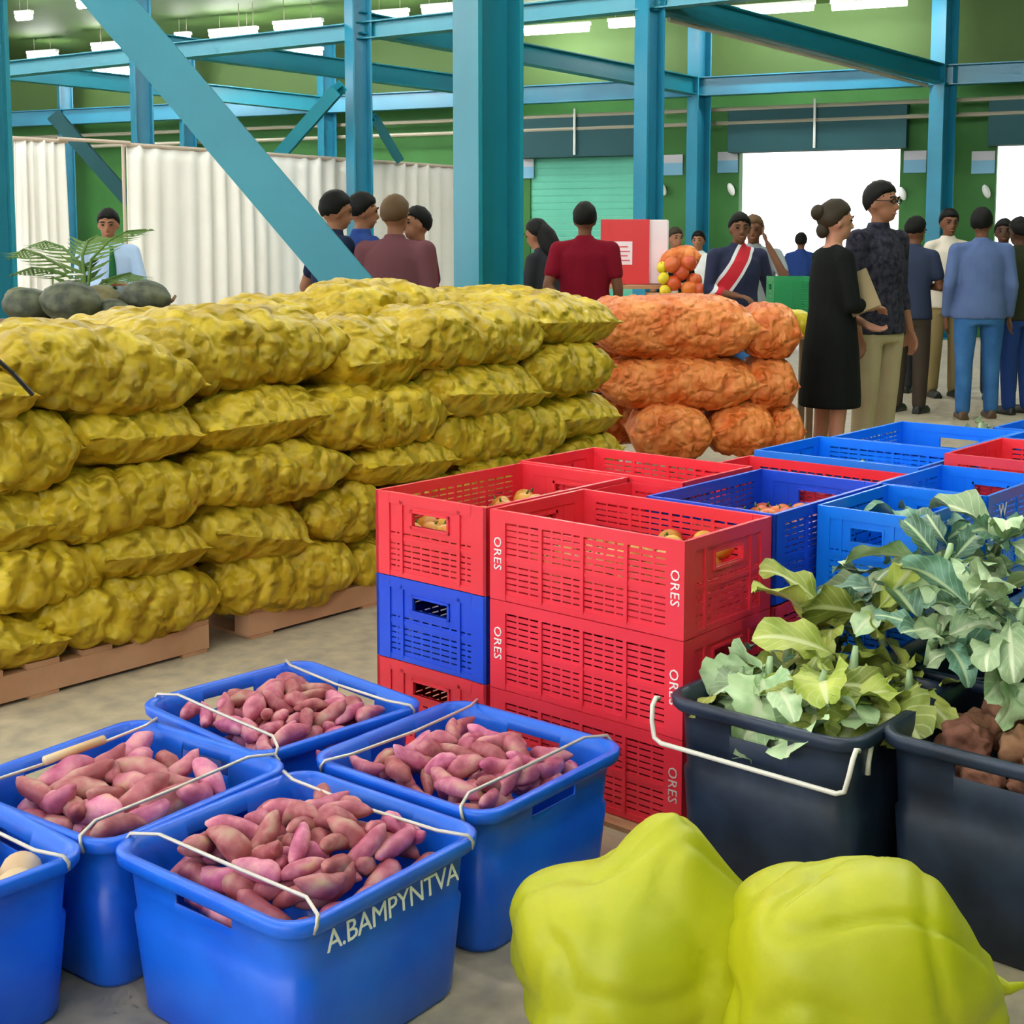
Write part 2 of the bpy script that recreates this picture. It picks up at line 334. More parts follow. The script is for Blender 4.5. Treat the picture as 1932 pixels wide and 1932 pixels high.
# plates and lamps on the far wall
for x, y, side in ((1267, 311, 'left of the slim wall column'), (1369, 306, 'left of the widest doorway'), (1718, 305, 'right of the widest doorway'), (1845, 306, 'left of the doorway at the picture edge'), (991, 318, 'just right of the big teal column')):
    t = t_px(x); d = (P0+A_*t).y; c = Ud(x, y, d-.05)
    e = thing('wall_sign', 'small blue and grey plate on the wall '+side, 'sign', bw(t, .02, c.z)); e.rotation_euler = (0, 0, HANG+math.pi/2)
    b = MB(); b.box(-.17, .17, -.012, .012, -.17, .03); b.build('lower_panel', 'sign_blue', e); b = MB(); b.box(-.17, .17, -.012, .012, .03, .17); b.build('upper_panel', 'sign_grey', e)
for x, y, side in ((1377, 357, 'left of the widest open doorway'), (1697, 365, 'right of the widest open doorway'), (1853, 361, 'left of the doorway at the right edge'), (1250, 357, 'near the slim wall column')):
    t = t_px(x); d = (P0+A_*t).y; c = Ud(x, y, d-.1)
    e = thing('bulkhead_lamp', 'white oval wall lamp '+side, 'lamp', bw(t, .06, c.z)); e.rotation_euler = (0, R(20), HANG+math.pi/2)
    MB().ellipsoid((0, 0, 0), (.055, .05, .11)).build('globe', 'white_paint', e, True); b = MB(); b.box(-.03, .03, -.07, .0, -.04, .04); b.build('bracket', 'white_paint', e)
# H-section steel
def hsec(mb, a, b, w, h, tf, tw, side):
    """I/H bar from a to b; side = direction of the flange normals"""
    a = Vector(a); b = Vector(b); t = (b-a).normalized(); n = Vector(side); n = (n-t*n.dot(t)).normalized(); u = t.cross(n)
    M = Matrix(((n.x, u.x, t.x, a.x), (n.y, u.y, t.y, a.y), (n.z, u.z, t.z, a.z), (0, 0, 0, 1))); L = (b-a).length
    mb.box(-h/2, -h/2+tf, -w/2, w/2, 0, L, M); mb.box(h/2-tf, h/2, -w/2, w/2, 0, L, M); mb.box(-h/2+tf, h/2-tf, -tw/2, tw/2, 0, L, M); return mb
FN = LD(-.89, -.454)         # flange direction of the columns
def column(name, x, d, w, h, label, m='teal_paint', top=None):
    p = Ud(x, 467, d); p.z = 0; z = top or 5.4
    e = thing(name, label, 'column', p)
    b = MB(); hsec(b, (0, 0, .02), (0, 0, z), w, h, .022, .016, FN); b.build('shaft', m, e)
    b = MB(); q = Matrix.Rotation(math.atan2(FN.y, FN.x), 4, 'Z'); b.box(-h*.8, h*.8, -w*.8, w*.8, 0, .025, q); b.build('base_plate', m, e)
    return p
column('steel_column', 921, 7.2, .31, .26, 'wide teal steel H column rising behind the yellow sacks')
column('steel_column', -22, 7.6, .31, .26, 'teal steel column cut by the left edge of the picture')
c275 = column('steel_column', 275, 19.4, .30, .26, 'slim blue column standing behind the white curtain', 'far_blue_paint', 6)
c680 = column('steel_column', 680, 17.8, .30, .26, 'slim teal column right behind the two dark-haired men', 'far_blue_paint', 6)
c1220 = column('steel_column', 1222, 16.1, .28, .24, 'slim teal column behind the red stall box', 'far_blue_paint', 6)
wallcols = []
for x, lab in ((1770, 'blue wall column between the two open doorways'), (1315, 'blue wall column left of the widest open doorway'), (620, 'dark blue wall column behind the left curtain top'), (360, 'dark wall column high behind the diagonal brace'), (132, 'dark wall column next to the left roof lights')):
    t = t_px(x); d = (P0+A_*t).y; wallcols.append(column('wall_column', x, d-.55, .3, .26, lab, 'far_blue_paint', 5.2))
def beam(a, b, label, w=.17, h=.30, m='teal_paint', side=(0, 0, 1), name='roof_beam'):
    mb = MB(); hsec(mb, a, b, w, h, .016, .012, side); return tag(mb.build(name, m), label, 'beam')
# diagonal brace of the near frame and its parallel twin further back
beam(Ud(120, -100, 7.5), Ud(838, 745, 7.25), 'wide teal diagonal brace crossing the upper left of the hall', .23, .2, side=LD(.1, -1), name='diagonal_brace')
beam(Ud(640, 165, 17.2), Ud(530, 290, 18.6), 'short slim teal brace leaning left of the column behind the men', .16, .16, side=LD(.1, -1), name='diagonal_brace')
beam(Ud(706, 222, 18.1), Ud(752, 300, 18.9), 'short slim teal brace leaning right above the curtain', .12, .12, side=LD(.1, -1), name='diagonal_brace')
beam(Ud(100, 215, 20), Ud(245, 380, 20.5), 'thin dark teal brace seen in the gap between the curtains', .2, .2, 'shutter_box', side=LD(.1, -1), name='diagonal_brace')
def pt(p, z): q = Vector(p); q.z = z; return q
zb = 4.27
left2 = c275+(c275-c680)*1.25; right2 = c1220+(c1220-c680)*1.6
beam(pt(left2, 3.99), pt(right2, 4.40), 'long teal roof beam carried by the slim columns', .2, .22)
for a, b, lab in ((c1220, wallcols[0], 'teal roof beam slanting to the wall column between the doorways'), (c680, wallcols[1], 'teal roof beam running from the slim column behind the big one to the wall'), (c275, pt(Ud(922, 400, 22.4), 0), 'teal roof beam above the long white curtain'), (left2, wallcols[2], 'teal roof beam above the gap in the curtains')):
    beam(pt(a, zb), pt(b, 3.97), lab, .2, .28)
p, q = pt(c1220.lerp(wallcols[0], .05), zb-.20), pt(c1220.lerp(wallcols[0], .93), 3.97-.19)
mb = MB(); mb.tube([p, q], .03, 8); tag(mb.build('conduit', 'pipe_metal'), 'pale conduit hung under the slanting beam at the right', 'conduit')
beam(bw(-6.9, .55, 3.97), bw(30, .55, 3.97), 'long blue eaves beam along the top of the far wall', .2, .30, 'far_blue_paint')
# roof lights
def lamp_at(x, y, hang=.28):
    r = ray(x, y); lo, hi = 6., 40.
    for _ in range(50):
        m_ = (lo+hi)/2; p = EYE+r*(m_/r.dot(FW)); lat, dep = p.dot(RT), p.dot(FW)
        s = (P0-Vector((lat, dep))).dot(B_)
        if p.z < roof_z(s)-hang: lo = m_
        else: hi = m_
    return EYE+r*(lo/r.dot(FW)), lo
tm_ = {}
def fixture(p, L, label, group=None, hg=.28):
    e = thing('strip_light', label, 'light', p, HANG+math.pi/2, group)
    k = round(L, 2)
    kk = (k, hg)
    if kk not in tm_:
        a = MB(); a.tube([(-k/2, 0, -.045), (k/2, 0, -.045)], .06, 8); h = MB(); h.box(-k/2-.03, k/2+.03, -.05, .05, .0, .05); w_ = MB(); w_.tube([(0, 0, .05), (0, 0, hg+.02)], .006, 6)
        tm_[kk] = (a.mesh('tube', 'tube_light'), h.mesh('housing', 'white_paint', False), w_.mesh('hanger', 'pipe_metal'))
    for n, me in zip(('tube', 'housing'), tm_[kk]): link(n, me, e)
    for sx in (-1, 1): link('hanger', tm_[kk][2], e, (sx*k*.3, 0, 0))
lamps = [(80, 100, 62), (210, 84, 80), (212, 131, 76), (440, 58, 96), (562, 43, 95), (465, 105, 50), (562, 97, 95), (735, 24, 70), (827, 13, 60), (1050, 51, 122), (1178, 39, 56), (1455, 12, 150), (1640, 2, 130), (345, 66, 20), (45, 26, 30), (170, 2, 50)]
lw = ['left of the first wall column', 'beside the foot of the diagonal brace top', 'below its neighbour left of the slim blue column', 'right of the diagonal brace, upper row', 'upper row, second right of the brace', 'short one, lower row right of the brace', 'lower row, second right of the brace', 'right of the slim column behind the men', 'touching the left edge of the big column', 'long one right of the big column', 'short one left of the slim right column', 'long one at the top right', 'cut by the top edge at the right', 'tiny one peeping past the brace', 'tiny one in the top left corner', 'cut by the top edge at the left']
for (x, y, wpx), lab in zip(lamps, lw):
    hg = .85 if y > 96 and x > 100 else .28; p, d = lamp_at(x, y, hg); fixture(p, max(.25, wpx*d/F_PX*1.03), 'white strip light under the roof, '+lab, None, hg)
for s in (9, 12.5, 16, 19.5, 23):
    for t in (-5.2, -1.7, 1.8, 5.3, 8.8, 12.3, 15.8, 19.3):
        p = bw(t, s, roof_z(s)-.28)
        v = p-EYE; dz = v.dot(FD)
        if dz > .5 and abs(v.dot(RT)/dz) < .40 and CY-F_PX*v.dot(UV)/dz > -30: continue
        fixture(p, 1.5, 'white strip light hanging overhead out of the picture', 'strip lights overhead')
# low parapet outside the doorways
mb = MB(); hall_box(mb, -12, 12, -6.2, -6, 0, 1.22); struct(mb.build('wall_outside', 'sign_grey'))

# ------------------------------------------------------------------ curtains
def curtain(name, label, xa, ya, xb, yb, da, db, ztop, folds, flare=0, zb_=.03):
    pa = Ud(xa, ya, da); pb = Ud(xb, yb, db); pa.z = pb.z = 0; L = (pb-pa).length; t = (pb-pa).normalized(); n = Vector((-t.y, t.x, 0))
    e = thing(name, label, 'curtain', (pa+pb)/2); nu = int(folds*9); nv = 14; vs = []; fs = []
    for i in range(nv+1):
        v = i/nv; z = zb_+(ztop-zb_)*v
        for j in range(nu+1):
            u = j/nu; ph = u*folds*2*math.pi+.8*math.sin(u*17+1.3)+.25*math.sin(v*4+u*9)
            amp = .045*(1.1-.5*v)*(.7+.5*math.sin(u*23+2))
            vs.append(t*((u-.5)*L*(1+flare*(1-v)))+n*(amp*math.sin(ph))+Vector((0, 0, z)))
    for i in range(nv):
        for j in range(nu): a = i*(nu+1)+j; fs.append((a, a+1, a+nu+2, a+nu+1))
    o = MB().add(vs, fs).build('drape', 'curtain_cloth', e, True); md = o.modifiers.new('solid', 'SOLIDIFY'); md.thickness = .006
    b = MB(); b.tube([t*(-L/2-.03)+Vector((0, 0, ztop)), t*(L/2+.03)+Vector((0, 0, ztop))], .025, 8); b.build('rail', 'rail_wood', e)
    for k in range(4):
        q = t*((k/3-.5)*L)+n*.09; b = MB(); b.tube([q, q+Vector((0, 0, ztop))], .02, 8); b.build('post', 'rail_wood', e)
curtain('curtain', 'narrow white curtain strip beside the left column', 28, 265, 122, 268, 15.0, 15.4, 2.58, 5, .12)
curtain('curtain', 'long white pleated curtain behind the men', 240, 266, 890, 318, 15.9, 20.6, 2.58, 26)
mb = MB(); a, b = Ud(110, 269, 15.3), Ud(245, 269, 15.9); mb.tube([pt(a, 2.60), pt(b, 2.60)], .022, 8); tag(mb.build('curtain_rail', 'rail_wood'), 'thin pale rail bridging the gap between the two curtains', 'rail')

# ------------------------------------------------------------------ net sacks
def sack_mesh(L, W, H, lump, amp, seed, m, bend=0, nu=60, nv=60, flat=.40, twist=0):
    """filled net sack: long axis x, flattened sewn ends with ears, lumpy belly"""
    us = [-1.0]+[-1+2*i/nu for i in range(0, nu+1)]+[1.0]
    rs = []; off = Vector((seed*3.17, seed*1.31, seed*.77))
    for i, u in enumerate(us):
        lip = i in (0, len(us)-1); a = abs(u)
        fz = max(.03, (1-a**3.2))**.55; fy = 1-.16*a**5+(.06 if a > .97 else 0)
        x = u*L/2*(1.0 if not lip else 1.05)
        if lip: fz = .015; fy = .93
        ring = []
        for j in range(nv):
            th = 2*math.pi*j/nv; c, s_ = math.cos(th), math.sin(th)
            ex = .78
            y = math.copysign(abs(c)**ex, c)*W/2*fy; z = math.copysign(abs(s_)**ex, s_)*H/2*fz
            q = Vector((x, y, z))
            if not lip and a < .985:
                v = noise.voronoi(q/lump+off)[0]
                d = amp*(1-min(1, v[0]*1.25)**2)*(1-a**6)
                nrm = Vector((0, y/(W*W), z/(H*H)));
                if nrm.length: q += nrm.normalized()*d
                q.z += .018*noise.noise(q*5+off)
            else: q.z += .012*noise.noise(Vector((0, y*18, seed)))
            q.z = max(q.z, -H*flat-.1*H*(1-a))
            q.z -= bend*(u*abs(u) if bend else 0)
            q.y += twist*u*q.z
            ring.append(q)
        rs.append(ring)
    return MB().rings(rs).mesh('net_sack', m)
SY = 3.787          # front plane of the yellow stack
NSACK = [0]
def sack(x, y, w, h, kind, label, back=0, tilt=0, bend=0, depth=None, yaw=0):
    """x,y,w,h as measured on the stack's front plane; kind L = long side out, E = sewn end out"""
    Y = SY+back
    a, b = Uy(x-w/2, y, Y), Uy(x+w/2, y, Y); c, d = Uy(x, y-h/2, Y), Uy(x, y+h/2, Y)
    sx = (b-a).x; sz = (c-d).z; ctr = Uy(x, y, Y); NSACK[0] += 1; k = NSACK[0]
    sx *= 1.05; sz *= 1.07
    if kind == 'L':
        me = sack_mesh(sx, depth or .44, sz, .075, .030, k, 'yellow_net', bend); ctr.y += (depth or .44)*.42; rz = 0
    else:
        me = sack_mesh(depth or .62, sx, sz, .075, .030, k, 'yellow_net'); ctr.y += (depth or .62)*.46; rz = R(90)
    o = link('net_sack', me, None, ctr)
    if kind == 'L': o.rotation_euler = (0, R(tilt), R(yaw))
    else: o.rotation_mode = 'XYZ'; o.rotation_euler = (R(tilt), 0, rz+R(yaw))
    return tag(o, label, 'sack', 'yellow sacks stacked on pallets')
Y_ = 'yellow net sack '
S = [
 (262, 1150, 325, 128, 'L', Y_+'lying lengthwise on the left pallet, lowest row', 0, 3),
 (40, 1215, 190, 112, 'E', Y_+'with its sewn end out, lowest at the left edge', 0, 4),
 (85, 1090, 230, 128, 'L', Y_+'second row from below at the left edge', .02, 3),
 (292, 1042, 210, 112, 'E', Y_+'with pointed sewn end out, second row on the left pallet', -.02, 3),
 (240, 950, 325, 132, 'L', Y_+'long one in the middle row above two sewn ends', 0, -1),
 (30, 992, 160, 124, 'E', Y_+'middle row, sewn end at the left edge', 0, 5),
 (272, 822, 228, 122, 'E', Y_+'sewn end just under the big drooping sack', -.02, 4),
 (52, 855, 200, 156, 'L', Y_+'round plump one at the left edge under the top', .0, 0),
 (205, 708, 370, 150, 'L', Y_+'biggest one drooping at the top left', -.02, 9),
 (5, 745, 130, 100, 'E', Y_+'half-hidden one at the left edge with a dark strap', -.06, 6),
 (470, 668, 400, 148, 'L', Y_+'long pale one in the top row right of the drooping one', .08, -1),
 (552, 1090, 258, 128, 'L', Y_+'lowest row on the second pallet beside the floor gap', 0, 4),
 (493, 1012, 195, 132, 'E', Y_+'tilted sewn end above the second pallet', -.03, 13),
 (655, 972, 145, 110, 'L', Y_+'small one left of the red crate, third row down', .02, 0),
 (722, 1062, 120, 96, 'L', Y_+'mostly hidden behind the blue crate stack', .02, 0),
 (505, 900, 335, 106, 'L', Y_+'middle row with a pointed left tip', 0, 1),
 (775, 872, 185, 94, 'E', Y_+'sewn end just above the red crate corner', 0, 3),
 (505, 795, 242, 112, 'E', Y_+'flat sewn end under the long pale sack', 0, -1),
 (722, 790, 250, 116, 'L', Y_+'second row from the top at the middle of the stack', 0, 2),
 (733, 678, 168, 134, 'E', Y_+'top row, blunt end in the middle of the stack', .04, -3),
 (875, 832, 110, 88, 'L', Y_+'orange-tinged flap near the red crate', .03, 16),
 (985, 815, 170, 98, 'L', Y_+'third row left of the far end', 0, 5),
 (1108, 788, 125, 86, 'E', Y_+'third row, end sack touching the orange ones', 0, 3),
 (935, 742, 200, 110, 'E', Y_+'square sewn end under the far top sack', -.02, 4),
 (1080, 700, 155, 96, 'L', Y_+'second row, end sack beside the orange ones', .03, 0),
 (905, 640, 250, 108, 'L', Y_+'top row, with a pale bulging left end', .02, 1),
 (1085, 608, 178, 92, 'E', Y_+'last one of the top row next to the orange sacks', .04, 2),
 (1112, 856, 125, 60, 'L', Y_+'lowest far one peeping over the red crates', .02, 0),
 (970, 890, 170, 80, 'L', Y_+'low far one behind the red crate rims', .02, 3),
 (840, 945, 170, 80, 'L', Y_+'low one hidden by the red crate corner', .02, 3),
]
for q in S: sack(*q)
for x, y, w, h, bk, lab in ((345, 640, 290, 84, .42, Y_+'flat pale one behind the drooping sack'), (610, 612, 240, 88, .50, Y_+'golden one on top behind the second pallet'), (752, 588, 210, 92, .38, Y_+'highest one, peaked in front of the brace foot'), (960, 590, 230, 74, .40, Y_+'flat one on top before the big column')):
    sack(x, y, w, h, 'L', lab, bk, 0)
# inner rows that carry the visible ones (their tops show between the front sacks)
mb = MB(); mb.tube([Uy(-6, 678, SY-.13), Uy(25, 705, SY-.12), Uy(62, 745, SY-.13)], .007, 6); tag(mb.build('strap', 'leather_black'), 'thin dark strap lying on the leftmost yellow sack', 'strap')
# orange sacks
RZ = math.atan2(RT.y, RT.x)
OD = 7.3
def osack(x, y, w, h, label, dd=0, tilt=0):
    d = OD+dd; c = Ud(x, y, d); L = w*d/F_PX*1.04; H = h*d/F_PX*1.02; NSACK[0] += 1
    me = sack_mesh(L, .52, H, .05, .02, NSACK[0], 'orange_net'); c += FW*.22
    o = link('net_sack', me, None, c, (0, R(tilt), RZ)); tag(o, label, 'sack', 'orange sacks stacked on a pallet')
O_ = 'orange net sack of carrots '
for q in ((1280, 622, 310, 120, O_+'in the top row, the longest one'), (1462, 630, 100, 104, O_+'at the right end of the top row', .05, 4), (1285, 727, 300, 106, O_+'in the middle row'), (1458, 728, 96, 102, O_+'at the right end of the middle row', .05, 1), (1270, 822, 150, 108, O_+'round one at the front of the lowest row', -.12), (1402, 815, 126, 104, O_+'in the middle of the lowest row', 0), (1484, 815, 70, 94, O_+'at the right end of the lowest row', .05), (1160, 705, 120, 84, O_+'half behind the yellow stack, middle row', .55), (1175, 798, 110, 90, O_+'half behind the yellow stack, lowest row', .55), (1170, 612, 110, 90, O_+'half behind the yellow stack, top row', .55)):
    osack(*q)

# ------------------------------------------------------------------ pallets
def pallet(x0, x1, y0, y1, h, label, m='wood', z=0, rz=0, org=None):
    c = Vector(((x0+x1)/2, (y0+y1)/2, z)) if org is None else Vector(org)
    e = thing('pallet', label, 'pallet', c, rz); L, D = x1-x0, y1-y0
    st = MB(); st.box(-L/2, L/2, -.04, .04, .012, h-.02); sm = st.mesh('stringer', m, False)
    for k in (-1, 0, 1): link('stringer', sm, e, (0, k*(D/2-.041), 0))
    n = max(3, int(L/.16)); dk = MB(); dk.box(-.055, .055, -D/2, D/2, 0, .018); dm = dk.mesh('deck_board', m, False)
    for k in range(n): link('deck_board', dm, e, (-L/2+.056+(L-.112)*k/(n-1), 0, h-.019))
    bt = MB(); bt.box(-.05, .05, -D/2, D/2, 0, .011); bm = bt.mesh('base_board', m, False)
    for k in range(3): link('base_board', bm, e, (-L/2+.06+(L-.12)*k/2, 0, 0))
xa = Uy(395, 1222, SY).x; xb = Uy(470, 1212, SY).x
pallet(xa-1.25, xa, SY, SY+1.05, .115, 'wooden pallet under the left yellow sacks')
pallet(xb, xb+1.2, SY, SY+1.05, .115, 'wooden pallet right of the dark gap')
pallet(xb+1.32, xb+2.5, SY, SY+.80, .115, 'wooden pallet under the far yellow sacks')
oc = Ud(1300, 620, OD+.25); oc.z = 0
pallet(-.6, .6, -.4, .4, .12, 'wooden pallet under the orange sacks', 'wood', 0, RZ, oc)

# ------------------------------------------------------------------ stacking crates
CL, CW, CH = .6, .40, .2345
def crate_mesh(m, L=CL, W=CW, H=CH):
    b = MB(); t = .010
    b.box(-L/2+.01, L/2-.01, -W/2+.01, W/2-.01, .004, .012)
    p = .052
    for sx in (-1, 1):
        for sy in (-1, 1):
            x0, x1 = sorted((sx*L/2, sx*(L/2-p))); y0, y1 = sorted((sy*W/2, sy*(W/2-t))); b.box(x0, x1, y0, y1, 0, H)
            x0, x1 = sorted((sx*L/2, sx*(L/2-t))); y0, y1 = sorted((sy*W/2, sy*(W/2-p))); b.box(x0, x1, y0, y1, 0, H-.0005)
    def side(half, depth, ax, ribs, hand):
        # builds one wall in (u along, n out, z): panel bars between posts
        for sg in (-1, 1):
            def bx(u0, u1, n0, n1, z0, z1):
                n0, n1 = sorted((sg*(depth-n0), sg*(depth-n1)))
                if ax == 'x': b.box(u0, u1, n0, n1, z0, z1)
                else: b.box(n0, n1, u0, u1, z0, z1)
            U = half-p+.002
            bx(-U, U, .0, .012, H-.030, H)                 # rim band
            bx(-U, U, .002, .010, 0, .016)                 # foot band
            bx(-U, U, .003, .010, .104, .114)              # middle band
            edges = [-U]+ribs+[U]
            for r in ribs: bx(r-.0055, r+.0055, .0, .010, .010, H-.02)
            zs = .016; top = H-.030
            if hand:
                zt = .125; bx(-U, -.062, .004, .009, zt, top); bx(.062, U, .004, .009, zt, top); bx(-.062, .062, .004, .009, zt, .150); bx(-.062, .062, .004, .009, .186, top)
                bx(-.070, .070, .0, .012, .186, .193); bx(-.070, .070, .0, .012, .143, .150); bx(-.070, -.063, .0, .012, .143, .193); bx(.063, .070, .0, .012, .143, .193); top = zt
            z = zs
            while z < top-.004:
                z1 = min(z+.0115, top); bx(-U, U, .005, .009, z, z1); z += .0155
            for k in range(len(edges)-1):
                n = max(2, int((edges[k+1]-edges[k])/.032))
                for i in range(n+1): u = edges[k]+(edges[k+1]-edges[k])*i/n; bx(u-.0035, u+.0035, .0055, .0085, zs, top)
    side(L/2, W/2, 'x', [-L*.22, 0, L*.22], False)
    side(W/2, L/2, 'y', [-W*.26, W*.26], True)
    return b.mesh('crate', m, False)
CM = {k: crate_mesh(k) for k in ('red_plastic', 'blue_plastic', 'sky_blue_plastic')}
TX = {k: text_mesh('ORES', .036, k, .0008, 1.05) for k in ('lettering_white', 'lettering_worn')}
def crate(x0, x1, y0, y1, ztop, m, label, along='x', text=None, H=CH, group='stacked produce crates'):
    """box footprint in the crate block's own axes; along = axis of the long side"""
    lx, ly = x1-x0, y1-y0
    o = link('crate', CM[m]); tag(o, label, 'crate', group)
    o.location = ((x0+x1)/2, (y0+y1)/2, ztop-H)
    if along == 'x': o.scale = (lx/CL, ly/CW, H/CH)
    else: o.rotation_euler = (0, 0, R(90)); o.scale = (ly/CL, lx/CW, H/CH)
    if text:
        for sx in (-1, 1):
            t = link('lettering', TX[text], o, (sx*(CL/2-.026), CW/2+.0009, CH*.52)); t['label'] = 'white capital letters running down the crate post'
            t.rotation_euler = Matrix(((0, -1, 0), (0, 0, 1), (-1, 0, 0))).to_euler()
    return o
RED, BLU, SKY = 'red_plastic', 'blue_plastic', 'sky_blue_plastic'
ZT = .7217; g = .004
lv = [ZT, ZT-CH-.002, ZT-2*(CH+.002)]
# front stack (letters face the aisle)
FX0, FX1, FY0, FY1 = 2.5665, 2.9587, 1.6962, 2.2962
for z, txt, n in zip(lv, ('lettering_white', 'lettering_white', 'lettering_worn'), ('red crate with white lettering on top of the front stack', 'red crate with white lettering, middle of the front stack', 'red crate with worn lettering at the bottom of the front stack')):
    crate(FX0, FX1, FY0, FY1, z, RED, n, 'y', txt)
for z, c, n in zip(lv, (RED, BLU, RED), ('red crate on top of the left stack, handle hole in view', 'blue crate in the middle of the left stack under a red one', 'red crate at the bottom of the left stack')):
    crate(FX0, FX0+.63, 2.3104, 2.3104+.414, z, c, n, 'x')
crate(2.965, 3.565, 1.69, 2.085, ZT+.004, BLU, 'dark blue crate of tomatoes beside the front red stack', 'x')
crate(2.965, 3.565, 1.69, 2.085, lv[1], RED, 'red crate under the dark blue tomato crate', 'x')
crate(2.965, 3.565, 1.69, 2.085, lv[2], RED, 'red crate at the bottom under the tomato crate', 'x')
crate(3.20, 3.585, 2.125, 2.74, ZT+.004, RED, 'empty-looking red crate behind the left stack', 'y')
crate(2.97, 3.195, 2.09, 2.30, ZT-.012, RED, 'narrow red crate wedged between the tomato crates', 'y', None, .20)
crate(3.59, 3.90, 1.76, 2.33, ZT-.02, RED, 'red crate behind the dark blue tomato crate', 'y')
crate(3.905, 4.35, 1.735, 2.31, ZT, SKY, 'bright blue crate with pale greens in front of the woman', 'y')
crate(4.355, 4.94, 1.80, 2.27, ZT, SKY, 'bright blue crate nearest to the khaki trousers', 'x')
br = crate(3.585, 4.02, 1.39, 1.715, ZT, SKY, 'small bright blue crate with a white W behind the cauliflower leaves', 'x')
crate(3.17, 3.578, 1.405, 1.682, ZT, SKY, 'small bright blue crate hard against the tomato crate', 'x')
crate(4.06, 4.52, 1.20, 1.72, ZT+.03, RED, 'red crate among the blue ones at the right edge', 'y')
crate(4.53, 4.98, 1.16, 1.72, ZT+.03, SKY, 'bright blue crate behind the red one at the right edge', 'y')
crate(4.99, 5.45, 1.35, 1.93, ZT, SKY, 'farthest bright blue crate at the right', 'y')
for x0, x1, y0, y1, c, n in ((3.20, 3.585, 2.125, 2.74, RED, 'red crate below the empty-looking red one'), (3.59, 3.9, 1.76, 2.33, RED, 'red crate below the one behind the tomatoes'), (3.905, 4.35, 1.735, 2.31, SKY, 'bright blue crate below the one with pale greens'), (3.17, 3.578, 1.405, 1.682, SKY, 'lower bright blue crate against the tomato stack'), (3.585, 4.02, 1.39, 1.715, SKY, 'lower bright blue crate behind the leaves')):
    for k in (1, 2): crate(x0, x1, y0, y1, (lv[k] if k == 1 else lv[2]), c, n+(', middle tier' if k == 1 else ', bottom tier'), 'y')
mk = text_mesh('W', .055, 'lettering_white'); o = link('lettering', mk, br, (3.685, 1.3885, ZT-.055), (R(90), 0, 0)); o.matrix_parent_inverse = br.matrix_basis.inverted(); o['label'] = 'white painted W'
zp = lv[2]-CH-.001
pallet(FX0-.04, 3.62, 1.66, 2.78, zp, 'low wooden pallet under the red and blue crate stacks')
pallet(3.66, 4.98, 1.36, 2.36, zp, 'low wooden pallet under the far blue crates')
# ------------------------------------------------------------------ tubs with wire bails
def rrect(a, b, r, nc, ua, ub):
    """points of a rounded rectangle; ua/ub = break points (fractions) on the x- and y-sides"""
    P = []
    def arc(cx, cy, a0): 
        for k in range(nc+1): q = a0+math.pi/2*k/nc; P.append((cx+r*math.cos(q), cy+r*math.sin(q)))
    arc(a-r, b-r, 0); P.extend((x*a, b) for x in reversed(ua)); arc(-a+r, b-r, math.pi/2); P.extend((-a, y*b) for y in reversed(ub))
    arc(-a+r, -b+r, math.pi); P.extend((x*a, -b) for x in ua); arc(a-r, -b+r, 1.5*math.pi); P.extend((a, y*b) for y in ub)
    return P
def tub_mesh(a, b, h, m, r=.055, slots=(0, 1, 2, 3)):
    nc = 6; U = [-.34, -.33, .33, .34]; na = nc+1
    taper = lambda z: .90+.10*(z/h)
    zs_o = [.0, .012, h*.60, h*.62, h*.74, h-.062, h-.032, h-.030, h-.022, h-.004, h]
    inset = [.006, 0, 0, .006, .006, .006, .006, -.008, -.014, -.014, -.010]
    def ring(z, i): t = taper(z); return [(x, y, z) for x, y in rrect(a*t-i, b*t-i, max(.01, r-i*.5), nc, U, U)]
    outer = [ring(z, i) for z, i in zip(zs_o, inset)]
    inner = [ring(h-.001, .004), ring(h-.032, .010), ring(h-.062, .010), ring(h*.74, .010), ring(h*.30, .010), ring(.02, .012)]
    rs = outer+inner; n = len(rs[0]); mb = MB(); vs = [p for q in rs for p in q]; fs = []
    seg = na+4
    sl = set()
    for k in slots: base = k*seg+na; sl.add(base+1)       # segment between -.33 and .33 breaks on each side
    io, ii = 5, len(outer)+1                                 # slot row: outer 5->6, inner h-.032 -> h-.062
    for i in range(len(rs)-1):
        for j in range(n):
            k2 = (j+1) % n
            if j in sl and (i == io or i == ii): continue
            fs.append((i*n+j, i*n+k2, (i+1)*n+k2, (i+1)*n+j))
    for j in sl:                                             # walls of the hand slots
        k2 = (j+1) % n; o0, o1, i0, i1 = io*n, (io+1)*n, (ii+1)*n, ii*n
        fs += [(o0+j, o0+k2, i0+k2, i0+j), (o1+k2, o1+j, i1+j, i1+k2), (o0+j, i0+j, i1+j, o1+j), (o0+k2, o1+k2, i1+k2, i0+k2)]
    fs.append(tuple(range(n-1, -1, -1))); fs.append(tuple((len(rs)-1)*n+j for j in range(n)))
    mb.add(vs, fs); me = mb.mesh('tub', m, True); return me
def bail(a, b, h, ins=.07, z=.010, rr=.0036):
    p = [(-a+.035, b+.008, h-.022), (-a+.037, b+.013, h-.008), (-a+.045, b+.008, h+.006), (-a+ins, b-.045, h+z), (-a+ins+.004, 0, h+z-.004), (-a+ins, -b+.045, h+z), (-a+.045, -b-.008, h+.006), (-a+.037, -b-.013, h-.008), (-a+.035, -b-.008, h-.022)]
    return MB().tube(p, rr, 8).mesh('bail', 'wire')
TA, TB, TH = .234, .240, .312
TUB = tub_mesh(TA, TB, TH, 'tub_blue'); TUBK = tub_mesh(.232, .218, .42, 'black_plastic'); BAIL = bail(TA, TB, TH)
TUBP = tub_mesh(TA, TB, TH, 'tub_blue', slots=(0, 1, 3))
